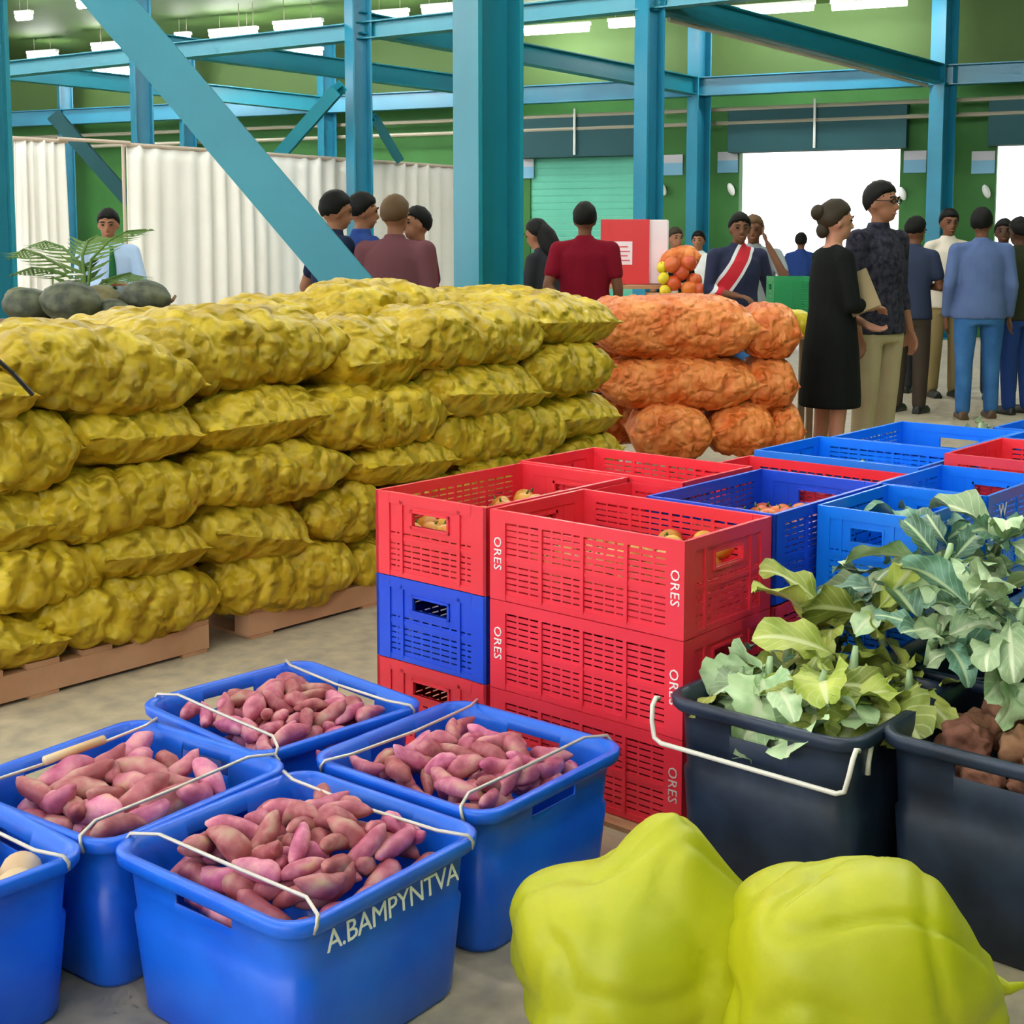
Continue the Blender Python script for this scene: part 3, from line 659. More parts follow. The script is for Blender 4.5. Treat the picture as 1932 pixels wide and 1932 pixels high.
def tub(x, y, th, label, rot=0, grip=False):
    e = thing('tub', label, 'tub', (x, y, 0), th, 'blue tubs of roots')
    o = link('body', TUBP if 'white lettering' in label else TUB, e)
    for k in (0, 1):
        w_ = link('bail', BAIL, e, None, (0, 0, R(180*k+rot))); w_['label'] = 'wire carrying bail'
        if grip and k == 1:
            gm = MB(); gm.tube([(-TA+.078, -.075, TH+.016), (-TA+.078, .075, TH+.016)], .010, 10); gg = link('grip', gm.mesh('grip', 'onion_skin'), w_)
    return e
t1 = tub(1.553, 1.863, .047, 'blue tub of sweet potatoes with white lettering on its side')
t3 = tub(2.079, 1.920, .036, 'blue tub of sweet potatoes in front of the red crate stack', 90)
t4 = tub(2.016, 2.471, -.071, 'blue tub of sweet potatoes farthest back, before the pallet')
t2 = tub(1.514, 2.374, .097, 'blue tub of big sweet potatoes at the left, with a yellow grip', 90, True)
q5 = Uz(157, 1603, TH); t5 = tub(q5.x-TA, q5.y+TB, .0, 'blue tub of pale onions cut by the left edge')
lt = link('lettering', text_mesh('A.BAMPYNTVA', .052, 'lettering_white', .0006, .95), t1, (.005, -TB*.985-.0030, TH-.058), (R(90)-.075, 0, 0)); lt['label'] = 'hand-painted white letters'
def blacktub(x0, x1, y0, y1, label, th=0):
    e = thing('tub', label, 'tub', ((x0+x1)/2, (y0+y1)/2, 0), th, 'black tubs of vegetables'); link('body', TUBK, e); return e
k1 = blacktub(2.40, 2.865, 1.185, 1.622, 'black tub of cabbage leaves with a pale wire handle hanging in front')
k2 = blacktub(2.50, 2.965, .735, 1.172, 'black tub of brown roots at the right edge')
k3 = blacktub(2.93, 3.395, .90, 1.338, 'black tub buried under the cauliflower leaves')
k3.location.x = 3.17; k3.location.y = 1.17; k3.location.z = 0
def hbail(e, y0, y1, drop, x):
    p = [(x, y0, .405), (x-.012, y0, .41), (x-.025, y0+.0, .405-.01), (x-.032, y0+.004, .405-drop*.5), (x-.034, y0+.012, .405-drop*.9), (x-.034, y0+.03, .405-drop), (x-.034, y1-.03, .405-drop), (x-.034, y1-.012, .405-drop*.9), (x-.032, y1-.004, .405-drop*.5), (x-.025, y1, .395), (x-.012, y1, .41), (x, y1, .405)]
    o = MB().tube(p, .0055, 8).build('bail', 'pale_wire', e, True); o['label'] = 'pale wire handle hanging down'
hbail(k1, -.232, .245, .085, -.232)
mb = MB(); mb.tube([(-.20, .218, .405), (-.215, .232, .408), (-.235, .238, .395), (-.245, .240, .35), (-.246, .240, .325)], .0065, 8); mb.build('bail', 'pale_wire', k2, True)

# ------------------------------------------------------------------ roots and fruit
def spindle(L, r, seed, bend, nu=12, nv=10):
    rs = []; off = Vector((seed*2.3, 5.1, seed))
    for i in range(nu+1):
        u = -1+2*i/nu; rr = r*max(.06, (1-abs(u)**2.3))**.62*(1+.16*u*math.sin(seed))
        cx = u*L/2; cy = bend*(u*u-.4)*L; cz = .06*L*math.sin(seed*3+u*2)
        ring = []
        for j in range(nv):
            th = 2*math.pi*j/nv; k = rr*(1+.20*noise.noise(Vector((u*2, math.cos(th), math.sin(th)))+off))
            ring.append((cx, cy+k*math.cos(th), cz+k*math.sin(th)))
        rs.append(ring)
    return MB().rings(rs).mesh('sweet_potato', 'sweet_potato_skin')
SP = [spindle(random.uniform(.105, .15), random.uniform(.019, .026), k, random.uniform(-.16, .16)) for k in range(9)]
def potatoes(e, n, label, group, big=1.0, fill=.55, seed=1, crown=.05, off=(0, 0)):
    rnd = random.Random(seed); th = e.rotation_euler.z; base = Vector(e.location); M = Matrix.Rotation(th, 3, 'Z')
    for lay in (1, 2):
        m_ = n; pts = []
        tries = 0; gap = .040*big*(1.0 if lay < 2 else 1.15)
        while len(pts) < m_ and tries < 4000:
            tries += 1; k_ = 1 if big < 1.1 else .84; x = rnd.uniform(-TA*.80, TA*.76)*k_; y = rnd.uniform(-TB*.78, TB*.78)*k_
            if all((x-p)**2+(y-q)**2 > gap*gap for p, q in pts): pts.append((x, y))
        for x, y in pts:
            rr = max(abs(x-off[0])/(TA*.82), abs(y-off[1])/(TB*.82)); hz = crown*(1-rr*rr)
            if lay == 2 and rr > .85: continue
            z = TH*fill+lay*.036*big+hz
            lim = .085*big
            me = rnd.choice(SP); s_ = big*rnd.uniform(.72, 1.1)
            yw = rnd.uniform(0, 6.28) if rr < .6 else (0 if abs(y)/TB > abs(x)/TA else math.pi/2)+rnd.uniform(-.5, .5)
            p = base+M @ Vector((x, y, z))
            o = link('sweet_potato', me, None, p, (rnd.uniform(0, 6.28), rnd.uniform(-.55, .55)*(1 if rr < .7 else .4), yw+th), (s_,)*3)
            tag(o, label, 'sweet potato', group)
potatoes(t1, 42, 'purple-skinned sweet potato heaped in the tub with white lettering', 'sweet potatoes in the lettered tub', 1.0, .66, 1, .05, (.03, 0))
potatoes(t3, 42, 'purple-skinned sweet potato heaped in the tub before the red crates', 'sweet potatoes before the red crates', .95, .66, 2, .035)
potatoes(t4, 40, 'purple-skinned sweet potato heaped in the farthest blue tub', 'sweet potatoes in the farthest tub', .95, .66, 3, .035)
potatoes(t2, 26, 'large purple-skinned sweet potato in the tub with the yellow grip', 'sweet potatoes in the left tub', 1.28, .58, 4, .03)
def ball(r, m, name, seed, sq=.9, stem=None):
    b = MB(); nu, nv = 14, 9
    b.ellipsoid((0, 0, 0), (r, r, r*sq), None, nu, nv); off = Vector((seed, 2, 1))
    b.v = [tuple(Vector(v)*(1+.07*noise.noise(Vector(v)/r+off))-Vector((0, 0, .12*r*math.exp(-((v[0]**2+v[1]**2)/(r*r*.06))) if v[2] > 0 else 0))) for v in b.v]
    return b.mesh(name, m)
ON = [ball(.038, 'onion_skin', 'onion', k, .95) for k in range(3)]; onl = thing
stem_m = MB().tube([(0, 0, 0), (.001, 0, .006), (.003, .001, .012)], [.004, .003, .002], 6).mesh('stem', 'palm_green')
rnd = random.Random(5)
for k in range(22):
    x, y = rnd.uniform(-.19, .19), rnd.uniform(-.19, .19); p = Vector(t5.location)+Vector((x, y, .185+.035*(k % 3)))
    o = link('onion', rnd.choice(ON), None, p, (rnd.uniform(-1, 1), rnd.uniform(-1, 1), 0), (rnd.uniform(.9, 1.15),)*3); tag(o, 'pale brown onion in the blue tub at the left edge', 'onion', 'onions in the left tub')
TR = [ball(.034, 'tomato_red', 'tomato', k, .86) for k in range(3)]; TT = [ball(.034, 'tomato_turning', 'tomato', k+5, .88) for k in range(3)]
def fruits(x0, x1, y0, y1, z, n, meshes, label, group, seed, slope=(0, 0)):
    rnd = random.Random(seed); pts = []; tries = 0
    while len(pts) < n and tries < 5000:
        tries += 1; x, y = rnd.uniform(x0+.05, x1-.05), rnd.uniform(y0+.05, y1-.05); d = rnd.randint(0, 1)
        if all((x-p)**2+(y-q)**2 > .058**2 or e != d for p, q, e in pts): pts.append((x, y, d))
    for x, y, d in pts:
        u, v = (x-(x0+x1)/2)/(x1-x0), (y-(y0+y1)/2)/(y1-y0)
        o = link('tomato', rnd.choice(meshes), None, (x, y, z+d*.042+slope[0]*u+slope[1]*v), (rnd.uniform(-.7, .7), rnd.uniform(-.7, .7), rnd.uniform(0, 6)), (rnd.uniform(.85, 1.1),)*3)
        tag(o, label, 'tomato', group); link('stem', stem_m, o, (0, 0, .026))
fruits(FX0, FX0+.63, 2.31, 2.72, ZT-.135, 60, TT, 'yellow and orange tomato in the left red crate', 'tomatoes in the left red crate', 1, (.03, -.05))
fruits(FX0, FX1, FY0, FY1, ZT-.15, 44, TT, 'yellow and orange tomato in the lettered red crate', 'tomatoes in the lettered crate', 2, (.02, -.09))
fruits(2.965, 3.565, 1.69, 2.085, ZT-.125, 50, TR, 'red tomato in the dark blue crate', 'tomatoes in the dark blue crate', 3, (-.03, -.06))
# brown roots
RB = []
for k in range(4):
    b = MB(); b.ellipsoid((0, 0, 0), (.050, .040, .036), None, 30, 20); b.v = [tuple(Vector(v)*(1+.40*noise.noise(Vector(v)*26+Vector((k*4, 0, 0)))+.28*noise.noise(Vector(v)*75))) for v in b.v]; RB.append(b.mesh('root', 'root_brown'))
rnd = random.Random(8)
for k in range(34):
    lay = k//14; x, y = rnd.uniform(-.13, .17), rnd.uniform(-.16, .14); p = Vector(k2.location)+Vector((x, y, .325+lay*.045))
    o = link('root', rnd.choice(RB), None, p, (rnd.uniform(-.6, .6), rnd.uniform(-.6, .6), rnd.uniform(0, 6)), (rnd.uniform(.8, 1.2),)*3); tag(o, 'knobbly brown root in the black tub at the right edge', 'root', 'brown roots in the black tub')

# ------------------------------------------------------------------ leafy heads
def leaf_mesh(L, W, droop, curl, wav, seed, m, nu=8, nv=14):
    vs = []; fs = []; uvs = []; ang = 0; px = pz = 0
    for i in range(nv+1):
        v = i/nv; a = droop*v*v; 
        if i: px += L/nv*math.cos(a0); pz += L/nv*math.sin(a0)
        a0 = .5-a*1.6
        wd = W*(.10+.9*max(0, math.sin(math.pi*min(1, max(0, (v-.16)/.86))))**.65 if v > .16 else .10)
        for j in range(nu+1):
            u = -1+2*j/nu
            e = 1+.12*noise.noise(Vector((v*7, u*2, seed)))+(.10*math.sin(v*34+seed) if abs(u) > .9 else 0)
            y = u*wd/2*e
            dz = curl*u*u*wd+wav*abs(u)**1.5*math.sin(v*15+seed+u*1.5)-(.006 if abs(u) < .2 else 0)
            vs.append((px-math.sin(a0)*dz, y, pz+math.cos(a0)*dz)); uvs.append((j/nu, v))
    for i in range(nv):
        for j in range(nu): a = i*(nu+1)+j; fs.append((a, a+1, a+nu+2, a+nu+1))
    mb = MB().add(vs, fs); me = mb.mesh('leaf', m); ul = me.uv_layers.new(name='UVMap')
    for lp in me.loops: ul.data[lp.index].uv = uvs[lp.vertex_index]
    return me
LV = {m: [leaf_mesh(random.uniform(.20, .28), random.uniform(.075, .125), random.uniform(.5, 1.2), random.uniform(-.1, .35), random.uniform(.010, .022), k, m) for k in range(5)] for m in ('leaf_blue_green', 'leaf_pale', 'leaf_yellow_green')}
LV.update({m+'_broad': [leaf_mesh(random.uniform(.19, .23), random.uniform(.15, .20), random.uniform(.6, 1.3), random.uniform(.0, .35), random.uniform(.008, .018), k+9, m, 10, 16) for k in range(4)] for m in list(LV)})
stk = {m: MB().tube([(0, 0, -.05), (.004, 0, 0), (0, .003, .05)], [.010, .012, .006], 8).mesh('stalk', 'leaf_pale') for m in LV}
def head(p, mats, n, label, cat, group, seed, lean=(0, 0), sc=1.0, flat=.2):
    rnd = random.Random(seed); e = thing('leafy_head', label, cat, p, rnd.uniform(0, 6), group); e.rotation_euler.x, e.rotation_euler.y = lean
    link('stalk', stk[mats[0]], e)
    for k in range(n):
        m = rnd.choice(mats); me = rnd.choice(LV[m]); s_ = sc*rnd.uniform(.6, 1.2)
        link('leaf', me, e, (rnd.uniform(-.03, .03), rnd.uniform(-.03, .03), rnd.uniform(-.02, .03)), (rnd.uniform(-.9, .9), rnd.uniform(-.6, .4)+flat, k*2.4+rnd.uniform(-.3, .3)), (s_,)*3)
CF = 'cauliflower'
heads = [(1880, 1040, .66, ('leaf_blue_green', 'leaf_pale'), 'topmost, with long pale stems at the right edge'), (1790, 1060, .66, ('leaf_blue_green', 'leaf_pale'), 'at the peak of the heap before the blue crates'), (1745, 1040, .60, ('leaf_blue_green',), 'dark one sticking out left of the peak'), (1715, 1125, .56, ('leaf_pale', 'leaf_blue_green'), 'silvery one in the middle of the heap'), (1830, 1150, .60, ('leaf_blue_green', 'leaf_pale'), 'below the peak, opening toward the viewer'), (1920, 1170, .60, ('leaf_pale', 'leaf_blue_green'), 'silvery one at the right edge'), (1660, 1180, .50, ('leaf_pale', 'leaf_yellow_green'), 'with splayed pale ribs at the left of the heap'), (1760, 1215, .52, ('leaf_blue_green', 'leaf_pale'), 'hanging over the black tubs'), (1890, 1255, .50, ('leaf_pale',), 'drooping a big leaf over the root tub'), (1580, 1185, .48, ('leaf_blue_green', 'leaf_yellow_green'), 'lowest left one against the red crates')]
for k, (x, y, z, ms, lab) in enumerate(heads): head(Uz(x, y, z), ms, 10, 'loose cauliflower greens, '+lab, CF, 'cauliflower greens in a heap', k+10, (random.uniform(-.4, .4), random.uniform(-.4, .4)), .82)
cab = [(1360, 1290, .45, ('leaf_yellow_green', 'leaf_pale'), 'left front, with a yellowed edge'), (1440, 1320, .43, ('leaf_pale', 'leaf_yellow_green'), 'front middle, pale round leaf up'), (1530, 1345, .43, ('leaf_yellow_green', 'leaf_pale'), 'front right corner'), (1440, 1250, .48, ('leaf_pale',), 'broad pale leaf in the middle'), (1540, 1275, .48, ('leaf_yellow_green', 'leaf_pale'), 'centre of the tub'), (1480, 1215, .47, ('leaf_blue_green', 'leaf_yellow_green'), 'at the back left'), (1600, 1230, .48, ('leaf_yellow_green',), 'back right with curled rim'), (1640, 1290, .45, ('leaf_yellow_green', 'leaf_pale'), 'spilling right between the black tubs'), (1710, 1275, .44, ('leaf_yellow_green',), 'rightmost, toward the root tub')]
for k, (x, y, z, ms, lab) in enumerate(cab): head(Uz(x, y, z)-Vector((-.085 if k < 3 else -.02, 0, .03 if k < 3 else .04)), [m_+'_broad' for m_ in ms]+list(ms[:1]), 8, 'loose cabbage leaves in the black tub, '+lab, 'cabbage', 'cabbage leaves in the black tub', k+40, (random.uniform(-.2, .2), random.uniform(-.2, .2)), .78, .55)
for k, (x, y, z, lab) in enumerate(((1590, 878, .62, 'bright blue crate before the woman'), (1690, 838, .62, 'crate nearest the khaki trousers'), (1850, 822, .66, 'farthest blue crate'))):
    head(Uz(x, y, z), ('leaf_pale', 'leaf_yellow_green'), 5, 'small pale greens in the '+lab, 'greens', None, k+70, (0, 0), .45, .3)

# ------------------------------------------------------------------ lime bags in front
def limebag(p, L, W, H, rz, label, seed, peak):
    nu, nv = 80, 90; vs = []; fs = []
    for i in range(nu+1):
        for j in range(nv):
            a = math.pi*i/nu; th = 2*math.pi*j/nv; q = Vector((math.sin(a)*math.cos(th), math.sin(a)*math.sin(th), math.cos(a)))
            e = lambda t, k: math.copysign(abs(t)**k, t)
            x, y, z = e(q.x, .75)*L/2, e(q.y, .75)*W/2, e(q.z, .8)*H/2
            r = max(0, x/(L/2)); x += .10*L*max(0, q.x)**9; z += peak*math.exp(-((x-.12*L)**2/(.02*L)+(y*y)/(.05*W)))*max(0, q.z)
            n_ = noise.noise(Vector((x, y, z))*5+Vector((seed, 0, 0)))*.035-.022*(1-min(1, 5*abs(noise.noise(Vector((x*6, y*2.5, z*3+seed))))))*max(.0, .8-q.z*.5)-.012*(1-min(1, 6*abs(noise.noise(Vector((x*4+9, y*9, z*6+seed))))))
            vs.append(Vector((x, y, max(z+H/2, 0)))*(1+n_*.9)+q*n_*.5)
    for i in range(nu):
        for j in range(nv): k = (j+1) % nv; fs.append((i*nv+j, (i+1)*nv+j, (i+1)*nv+k, i*nv+k))
    e_ = thing('lime_sack', label, 'sack', p, rz, 'lime green sacks in front'); MB().add(vs, fs).build('body', 'bag_lime', e_, True)
    tip = MB(); tip.tube([(L*.52, 0, H*.52), (L*.60, .005, H*.50), (L*.66, .0, H*.53)], [.022, .010, .004], 8); tip.build('tied_corner', 'bag_lime', e_, True)
p = Ud(1215, 1650, 2.25); p.z = 0; limebag(p, .46, .36, .32, RZ+.2, 'lime yellow plastic sack with a peaked top, left of the two', 3, .09)
p = Ud(1610, 1700, 2.10); p.z = 0; limebag(p, .42, .34, .40, RZ-.1, 'rounded lime yellow plastic sack with a pointed tied corner', 7, .0)

# ------------------------------------------------------------------ people
def remeshed(mb, voxel, m, name, smooth=3):
    me = mb.mesh('tmp', None, False); o = bpy.data.objects.new('tmp', me); COL.objects.link(o)
    r = o.modifiers.new('r', 'REMESH'); r.mode = 'VOXEL'; r.voxel_size = voxel
    s = o.modifiers.new('s', 'SMOOTH'); s.iterations = smooth; s.factor = .5
    dg = bpy.context.evaluated_depsgraph_get(); dg.update()
    out = bpy.data.meshes.new_from_object(o.evaluated_get(dg)); bpy.data.objects.remove(o); bpy.data.meshes.remove(me)
    out.name = name; out.materials.clear(); out.materials.append(MATS[m]); out.shade_smooth(); return out
ARMS = {'hang': ((.055, -.02, -.29), (.06, .06, -.545)), 'clasp': ((.05, .02, -.28), (-.155, .215, -.40)), 'cross': ((.06, .07, -.27), (-.17, .20, -.25)), 'hold': ((.05, .03, -.28), (-.10, .24, -.30)),
        'phone': ((.10, .16, -.20), (-.06, .12, .10)), 'akimbo': ((.20, -.07, -.24), (.03, .05, -.44)), 'back': ((.07, -.09, -.28), (-.13, -.17, -.46)), 'reach': ((.04, .10, -.27), (.02, .33, -.36)), 'out': ((.13, -.06, -.27), (.17, .04, -.52))}
def person(label, x, dep, top, facing, shirt, legs, skin, hair, la='hang', ra='hang', sleeve='short', lean=0, head_yaw=0, head_tilt=0, build_=1.0, dress=False, hairdo='short', feet='leather_black', voxel=.0125, extra=None, step=.0, tuck=False):
    """x = picture column, dep = metres from the viewer, top = picture row of the crown; facing 0 = away, 90 = right, 180 = toward the viewer"""
    base = Ud(x, 467, dep); base.z = 0; H = Ud(x, top, dep).z
    e = thing('person', label, 'person', base, YAW-R(facing)-math.pi/2); k = H/1.75; bw_ = build_
    rot = Matrix.Rotation(-lean, 4, 'X'); piv = Vector((0, 0, .95))
    def up(p): p = Vector(p); return (piv+rot.to_3x3() @ (p-piv))
    hr = Matrix.Rotation(R(-head_yaw), 3, 'Z') @ Matrix.Rotation(R(-head_tilt), 3, 'X')
    nb = up((0, 0, 1.47)); hc = up((0, .02, 1.628))
    def hp(p): return hc+hr @ Vector(p)
    def T(v): return tuple(Vector(v)*k)
    def fin(mb): mb.v = [T(v) for v in mb.v]; return mb
    def up_loft(mb, secs, n=20):
        t = MB().loft(secs, n); t.v = [tuple(up(v)) for v in t.v]; mb.add(t.v, t.f)
    J = {}
    for sg, pose in ((-1, la), (1, ra)):
        pe, pw = ARMS[pose] if isinstance(pose, str) else pose
        sh = Vector((sg*.178*bw_, 0, 1.405)); el = sh+Vector((sg*pe[0], pe[1], pe[2])); wr = sh+Vector((sg*pw[0], pw[1], pw[2])); J[sg] = (up(sh), up(el), up(wr))
    L = {}
    for sg in (-1, 1): L[sg] = (Vector((sg*.092*bw_, 0, .92)), Vector((sg*(.105+abs(step)*.2), sg*step*.5+.01, .50)), Vector((sg*(.11+abs(step)*.3), sg*step-.02, .085)))
    # body: one continuous surface
    b = MB()
    b.loft([(0, 0, .80, .12*bw_, .09), (0, 0, .90, .165*bw_, .115), (0, 0, 1.0, .155*bw_, .11)])
    up_loft(b, [(0, 0, .96, .15*bw_, .105), (0, 0, 1.10, .135*bw_, .098), (0, .005, 1.26, .160*bw_, .112), (0, .0, 1.38, .165*bw_, .10), (0, -.005, 1.44, .12*bw_, .075), (0, 0, 1.48, .06, .055)])
    b.capsule(nb-Vector((0, 0, .03)), hc-Vector((0, .012, .06)), .056, .05)
    Mh = hr.to_4x4()
    b.ellipsoid(hp((0, -.012, .018)), (.079, .098, .103), Mh); b.ellipsoid(hp((0, .022, -.045)), (.058, .068, .072), Mh); b.ellipsoid(hp((0, .062, -.088)), (.026, .022, .018), Mh)
    b.capsule(hp((0, .088, .012)), hp((0, .104, -.028)), .009, .014, 8); b.ellipsoid(hp((0, .082, -.060)), (.024, .012, .012), Mh)
    for sg in (-1, 1): b.ellipsoid(hp((sg*.078, -.012, -.012)), (.010, .020, .032), Mh); b.ellipsoid(hp((sg*.032, .083, .030)), (.026, .012, .009), Mh)
    for sg in (-1, 1):
        sh, el, wr = J[sg]; b.capsule(sh, el, .050*bw_, .041); b.capsule(el, wr, .041, .027); b.capsule(up((sg*.05, -.005, 1.445)), sh, .045, .05)
        hd = (wr-el).normalized(); nrm = (hd.cross(Vector((0, 1, 0)))) if abs(hd.y) < .8 else hd.cross(Vector((sg, 0, 0)))
        side = hd.cross(nrm.normalized()).normalized(); nrm = side.cross(hd).normalized()
        for q in (-1, -.33, .33, 1): b.capsule(wr+hd*.01+side*q*.012, wr+hd*.085+side*q*.028, .016, .0125, 8)
        for q, ln in ((-1, .058), (-.33, .072), (.33, .078), (1, .068)):
            a = wr+hd*.088+side*q*.029; m_ = a+hd*ln*.55+nrm*.012; b.capsule(a, m_, .0105, .0095, 8); b.capsule(m_, m_+hd*ln*.4+nrm*.026, .0095, .008, 8)
        tb = wr+hd*.03+side*.028; b.capsule(tb, tb+hd*.035+side*.026+nrm*.012, .013, .011, 8); b.capsule(tb+hd*.035+side*.026+nrm*.012, tb+hd*.068+side*.03+nrm*.02, .011, .009, 8)
        h_, kn, an = L[sg]; b.capsule(h_, kn, .082*bw_, .056); b.capsule(kn, an, .055, .038); b.capsule(an+Vector((0, -.02, -.045)), an+Vector((0, .14, -.052)), .036, .028)
    link('body', remeshed(fin(b), voxel*k, skin, 'body', 2), e)
    # upper clothes
    c = MB()
    if dress:
        up_loft(c, [(0, .0, .80, .215*bw_, .17), (0, 0, .95, .205*bw_, .15), (0, .0, 1.10, .175*bw_, .135), (0, .012, 1.25, .185*bw_, .15), (0, .0, 1.37, .178*bw_, .12), (0, -.016, 1.435, .118*bw_, .085), (0, -.022, 1.468, .080, .056)])
        c.loft([(0, 0, .49, .225*bw_, .185), (0, 0, .56, .225*bw_, .185), (0, 0, .84, .212*bw_, .165), (0, 0, .9, .20, .15)])
    else:
        hem = .93 if tuck else .84
        up_loft(c, [(0, 0, hem, .198*bw_, .145), (0, 0, hem+.08, .192*bw_, .14), (0, .0, 1.10, .168*bw_, .125), (0, .006, 1.26, .183*bw_, .132), (0, 0, 1.37, .178*bw_, .118), (0, -.006, 1.435, .118*bw_, .09), (0, -.004, 1.485, .072, .068), (0, .0, 1.515, .064, .064)])
    for sg in (-1, 1):
        sh, el, wr = J[sg]; c.capsule(up((sg*.055, -.006, 1.44)), sh, .052, .060)
        f_ = .62 if sleeve == 'short' else 1
        c.capsule(sh, sh.lerp(el, f_), .061*bw_, .060 if sleeve == 'short' else .053)
        if sleeve == 'long': c.capsule(el, el.lerp(wr, .93), .053, .040)
        elif sleeve == 'three': c.capsule(el, el.lerp(wr, .45), .053, .046)
    link('dress' if dress else 'shirt', remeshed(fin(c), voxel*k*1.05, shirt, 'shirt', 4), e)
    if not dress:
        c = MB(); c.loft([(0, 0, .79, .175*bw_, .125), (0, 0, .88, .182*bw_, .132), (0, 0, .97, .168*bw_, .122)])
        for sg in (-1, 1): h_, kn, an = L[sg]; c.capsule(h_+Vector((0, 0, -.03)), kn, .098*bw_, .076); c.capsule(kn, an+Vector((0, 0, .0)), .076, .062)
        link('trousers', remeshed(fin(c), voxel*k*1.05, legs, 'trousers', 3), e)
    for sg in (-1, 1):
        an = L[sg][2]; c = MB(); c.capsule(an+Vector((0, -.03, -.042)), an+Vector((0, .15, -.05)), .043, .035); c.box(an.x-.042, an.x+.042, an.y-.07, an.y+.18, 0, .03)
        link('shoe', remeshed(fin(c), .012, feet, 'shoe', 2), e)
    # hair
    nu, nv = 22, 14; vs = []; fs = []
    for i in range(nv+1):
        th = math.pi*.5*1.45*i/nv
        for j in range(nu):
            ph = 2*math.pi*j/nu; d = Vector((math.sin(th)*math.cos(ph), math.sin(th)*math.sin(ph), math.cos(th)))
            fr = max(0, d.y); 
            lim = math.pi*.5*(1.45-.80*fr**.7 - .30*max(0, abs(d.x)-.45)+.05*noise.noise(Vector((ph*3, x*.3, 0)))); t2 = min(th, lim)
            d = Vector((math.sin(t2)*math.cos(ph), math.sin(t2)*math.sin(ph), math.cos(t2)))
            r_ = (.009*min(1, max(0, (lim-t2)/.5))**.6+.003 if t2 < lim-.02 else -.006)+.006*noise.noise(d*7+Vector((x*.1, 0, 0)))
            vs.append(hp(Vector((0, -.014, .022))+Vector((d.x*(.081+r_), d.y*(.101+r_), d.z*(.106+r_)))))
    for i in range(nv):
        for j in range(nu): q = (j+1) % nu; fs.append((i*nu+j, i*nu+q, (i+1)*nu+q, (i+1)*nu+j))
    hb = MB().add(vs, fs)
    if hairdo == 'bun': hb.ellipsoid(hp((0, -.125, .045)), (.05, .045, .05), Mh); hb.ellipsoid(hp((0, -.085, -.06)), (.05, .04, .05), Mh)
    if hairdo == 'long': hb.tube([hp((0, -.05, .05)), hp((0, -.09, -.04)), hp((0, -.11, -.14)), hp((.01, -.12, -.26)), hp((.01, -.10, -.38))], [.07, .085, .085, .075, .03], 12); hb.tube([hp((.07, .02, .02)), hp((.085, .02, -.10)), hp((.08, .0, -.22))], [.03, .035, .02], 8)
    link('hair', fin(hb).mesh('hair', hair), e)
    for sg in (-1, 1):
        link('eye', fin(MB().ellipsoid(hp((sg*.032, .079, .012)), (.015, .009, .008), Mh, 8, 6)).mesh('eye', 'eye_dark'), e)
        link('eyebrow', fin(MB().tube([hp((sg*.014, .094, .034)), hp((sg*.033, .092, .040)), hp((sg*.053, .080, .034))], .0045, 6)).mesh('eyebrow', hair), e)
    link('mouth', fin(MB().ellipsoid(hp((0, .090, -.060)), (.022, .008, .005), Mh, 8, 6)).mesh('mouth', 'lips'), e)
    if extra: extra(e, k, hp, up, fin, J)
    return e
def glasses(e, k, hp, up, fin, J):
    g_ = MB()
    for sg in (-1, 1):
        g_.tube([hp((sg*.033+.021*math.cos(a*math.pi/6), .096, .012+.015*math.sin(a*math.pi/6))) for a in range(12)], .0035, 6, True); g_.tube([hp((sg*.058, .097, .016)), hp((sg*.082, .0, .014))], .003, 6)
    g_.tube([hp((-.010, .100, .014)), hp((.010, .100, .014))], .003, 6)
    link('glasses', fin(g_).mesh('glasses', 'glasses_black'), e)
def tie(e, k, hp, up, fin, J):
    t = MB(); rs = []
    for z, w_, y in ((1.46, .018, .105), (1.43, .014, .118), (1.30, .026, .142), (1.12, .036, .136), (1.06, .004, .135)): rs.append([up((-w_, y, z)), up((w_, y, z)), up((w_, y-.012, z)), up((-w_, y-.012, z))])
    link('tie', fin(t.rings(rs)).mesh('tie', 'cloth_green_tie'), e)
def neckline(e, k, hp, up, fin, J):
    rs = []
    for z, w_, y in ((1.455, .062, .055), (1.40, .040, .108), (1.34, .022, .143), (1.285, .004, .163)): rs.append([up((-w_, y-.02, z)), up((0, y, z)), up((w_, y-.02, z)), up((0, y-.045, z))])
    o = link('neckline', fin(MB().rings(rs)).mesh('neckline', 'skin_light'), e); o['label'] = 'skin in the V of the neckline'
V1 = .0105
woman = person('woman in a black knee-length dress with a bun, hands clasped', 1572, 7.9, 380, 78, 'cloth_black', None, 'skin_light', 'hair_brown', 'clasp', 'hold', 'three', 0, 4, 4, .95, True, 'bun', 'leather_black', V1, neckline)
man = person('man in glasses, dark printed shirt and khaki trousers', 1657, 8.42, 345, 140, 'cloth_dark_print', 'cloth_khaki', 'skin_tan', 'hair_black', 'hang', 'hang', 'three', 0, -6, 2, 1.15, False, 'short', 'leather_brown', V1, glasses)
person('man with his back turned, blue shirt and blue jeans', 1852, 11.0, 394, 6, 'cloth_denim_shirt', 'cloth_jeans', 'skin_brown', 'hair_black', 'hang', 'hang', 'long', 0, 25, 0, 1.12, feet='leather_brown', step=.06)
person('man in a navy shirt and dark trousers seen from behind', 1722, 11.4, 410, 40, 'cloth_grey_navy', 'cloth_brown', 'skin_brown', 'hair_black', 'hang', 'cross', 'short', .06, 10, 14, 1.0)
person('man in an open cream shirt and tan trousers facing the viewer', 1788, 12.6, 396, 175, 'cloth_cream', 'cloth_tan', 'skin_brown', 'hair_black', 'hang', 'clasp', 'long', 0, 5, 6, .95)
person('man in a dark olive jacket at the right edge', 1928, 11.3, 412, -25, 'cloth_olive', 'cloth_royal', 'skin_dark', 'hair_black', 'hang', 'hang', 'long', .03, 0, 8, 1.05)
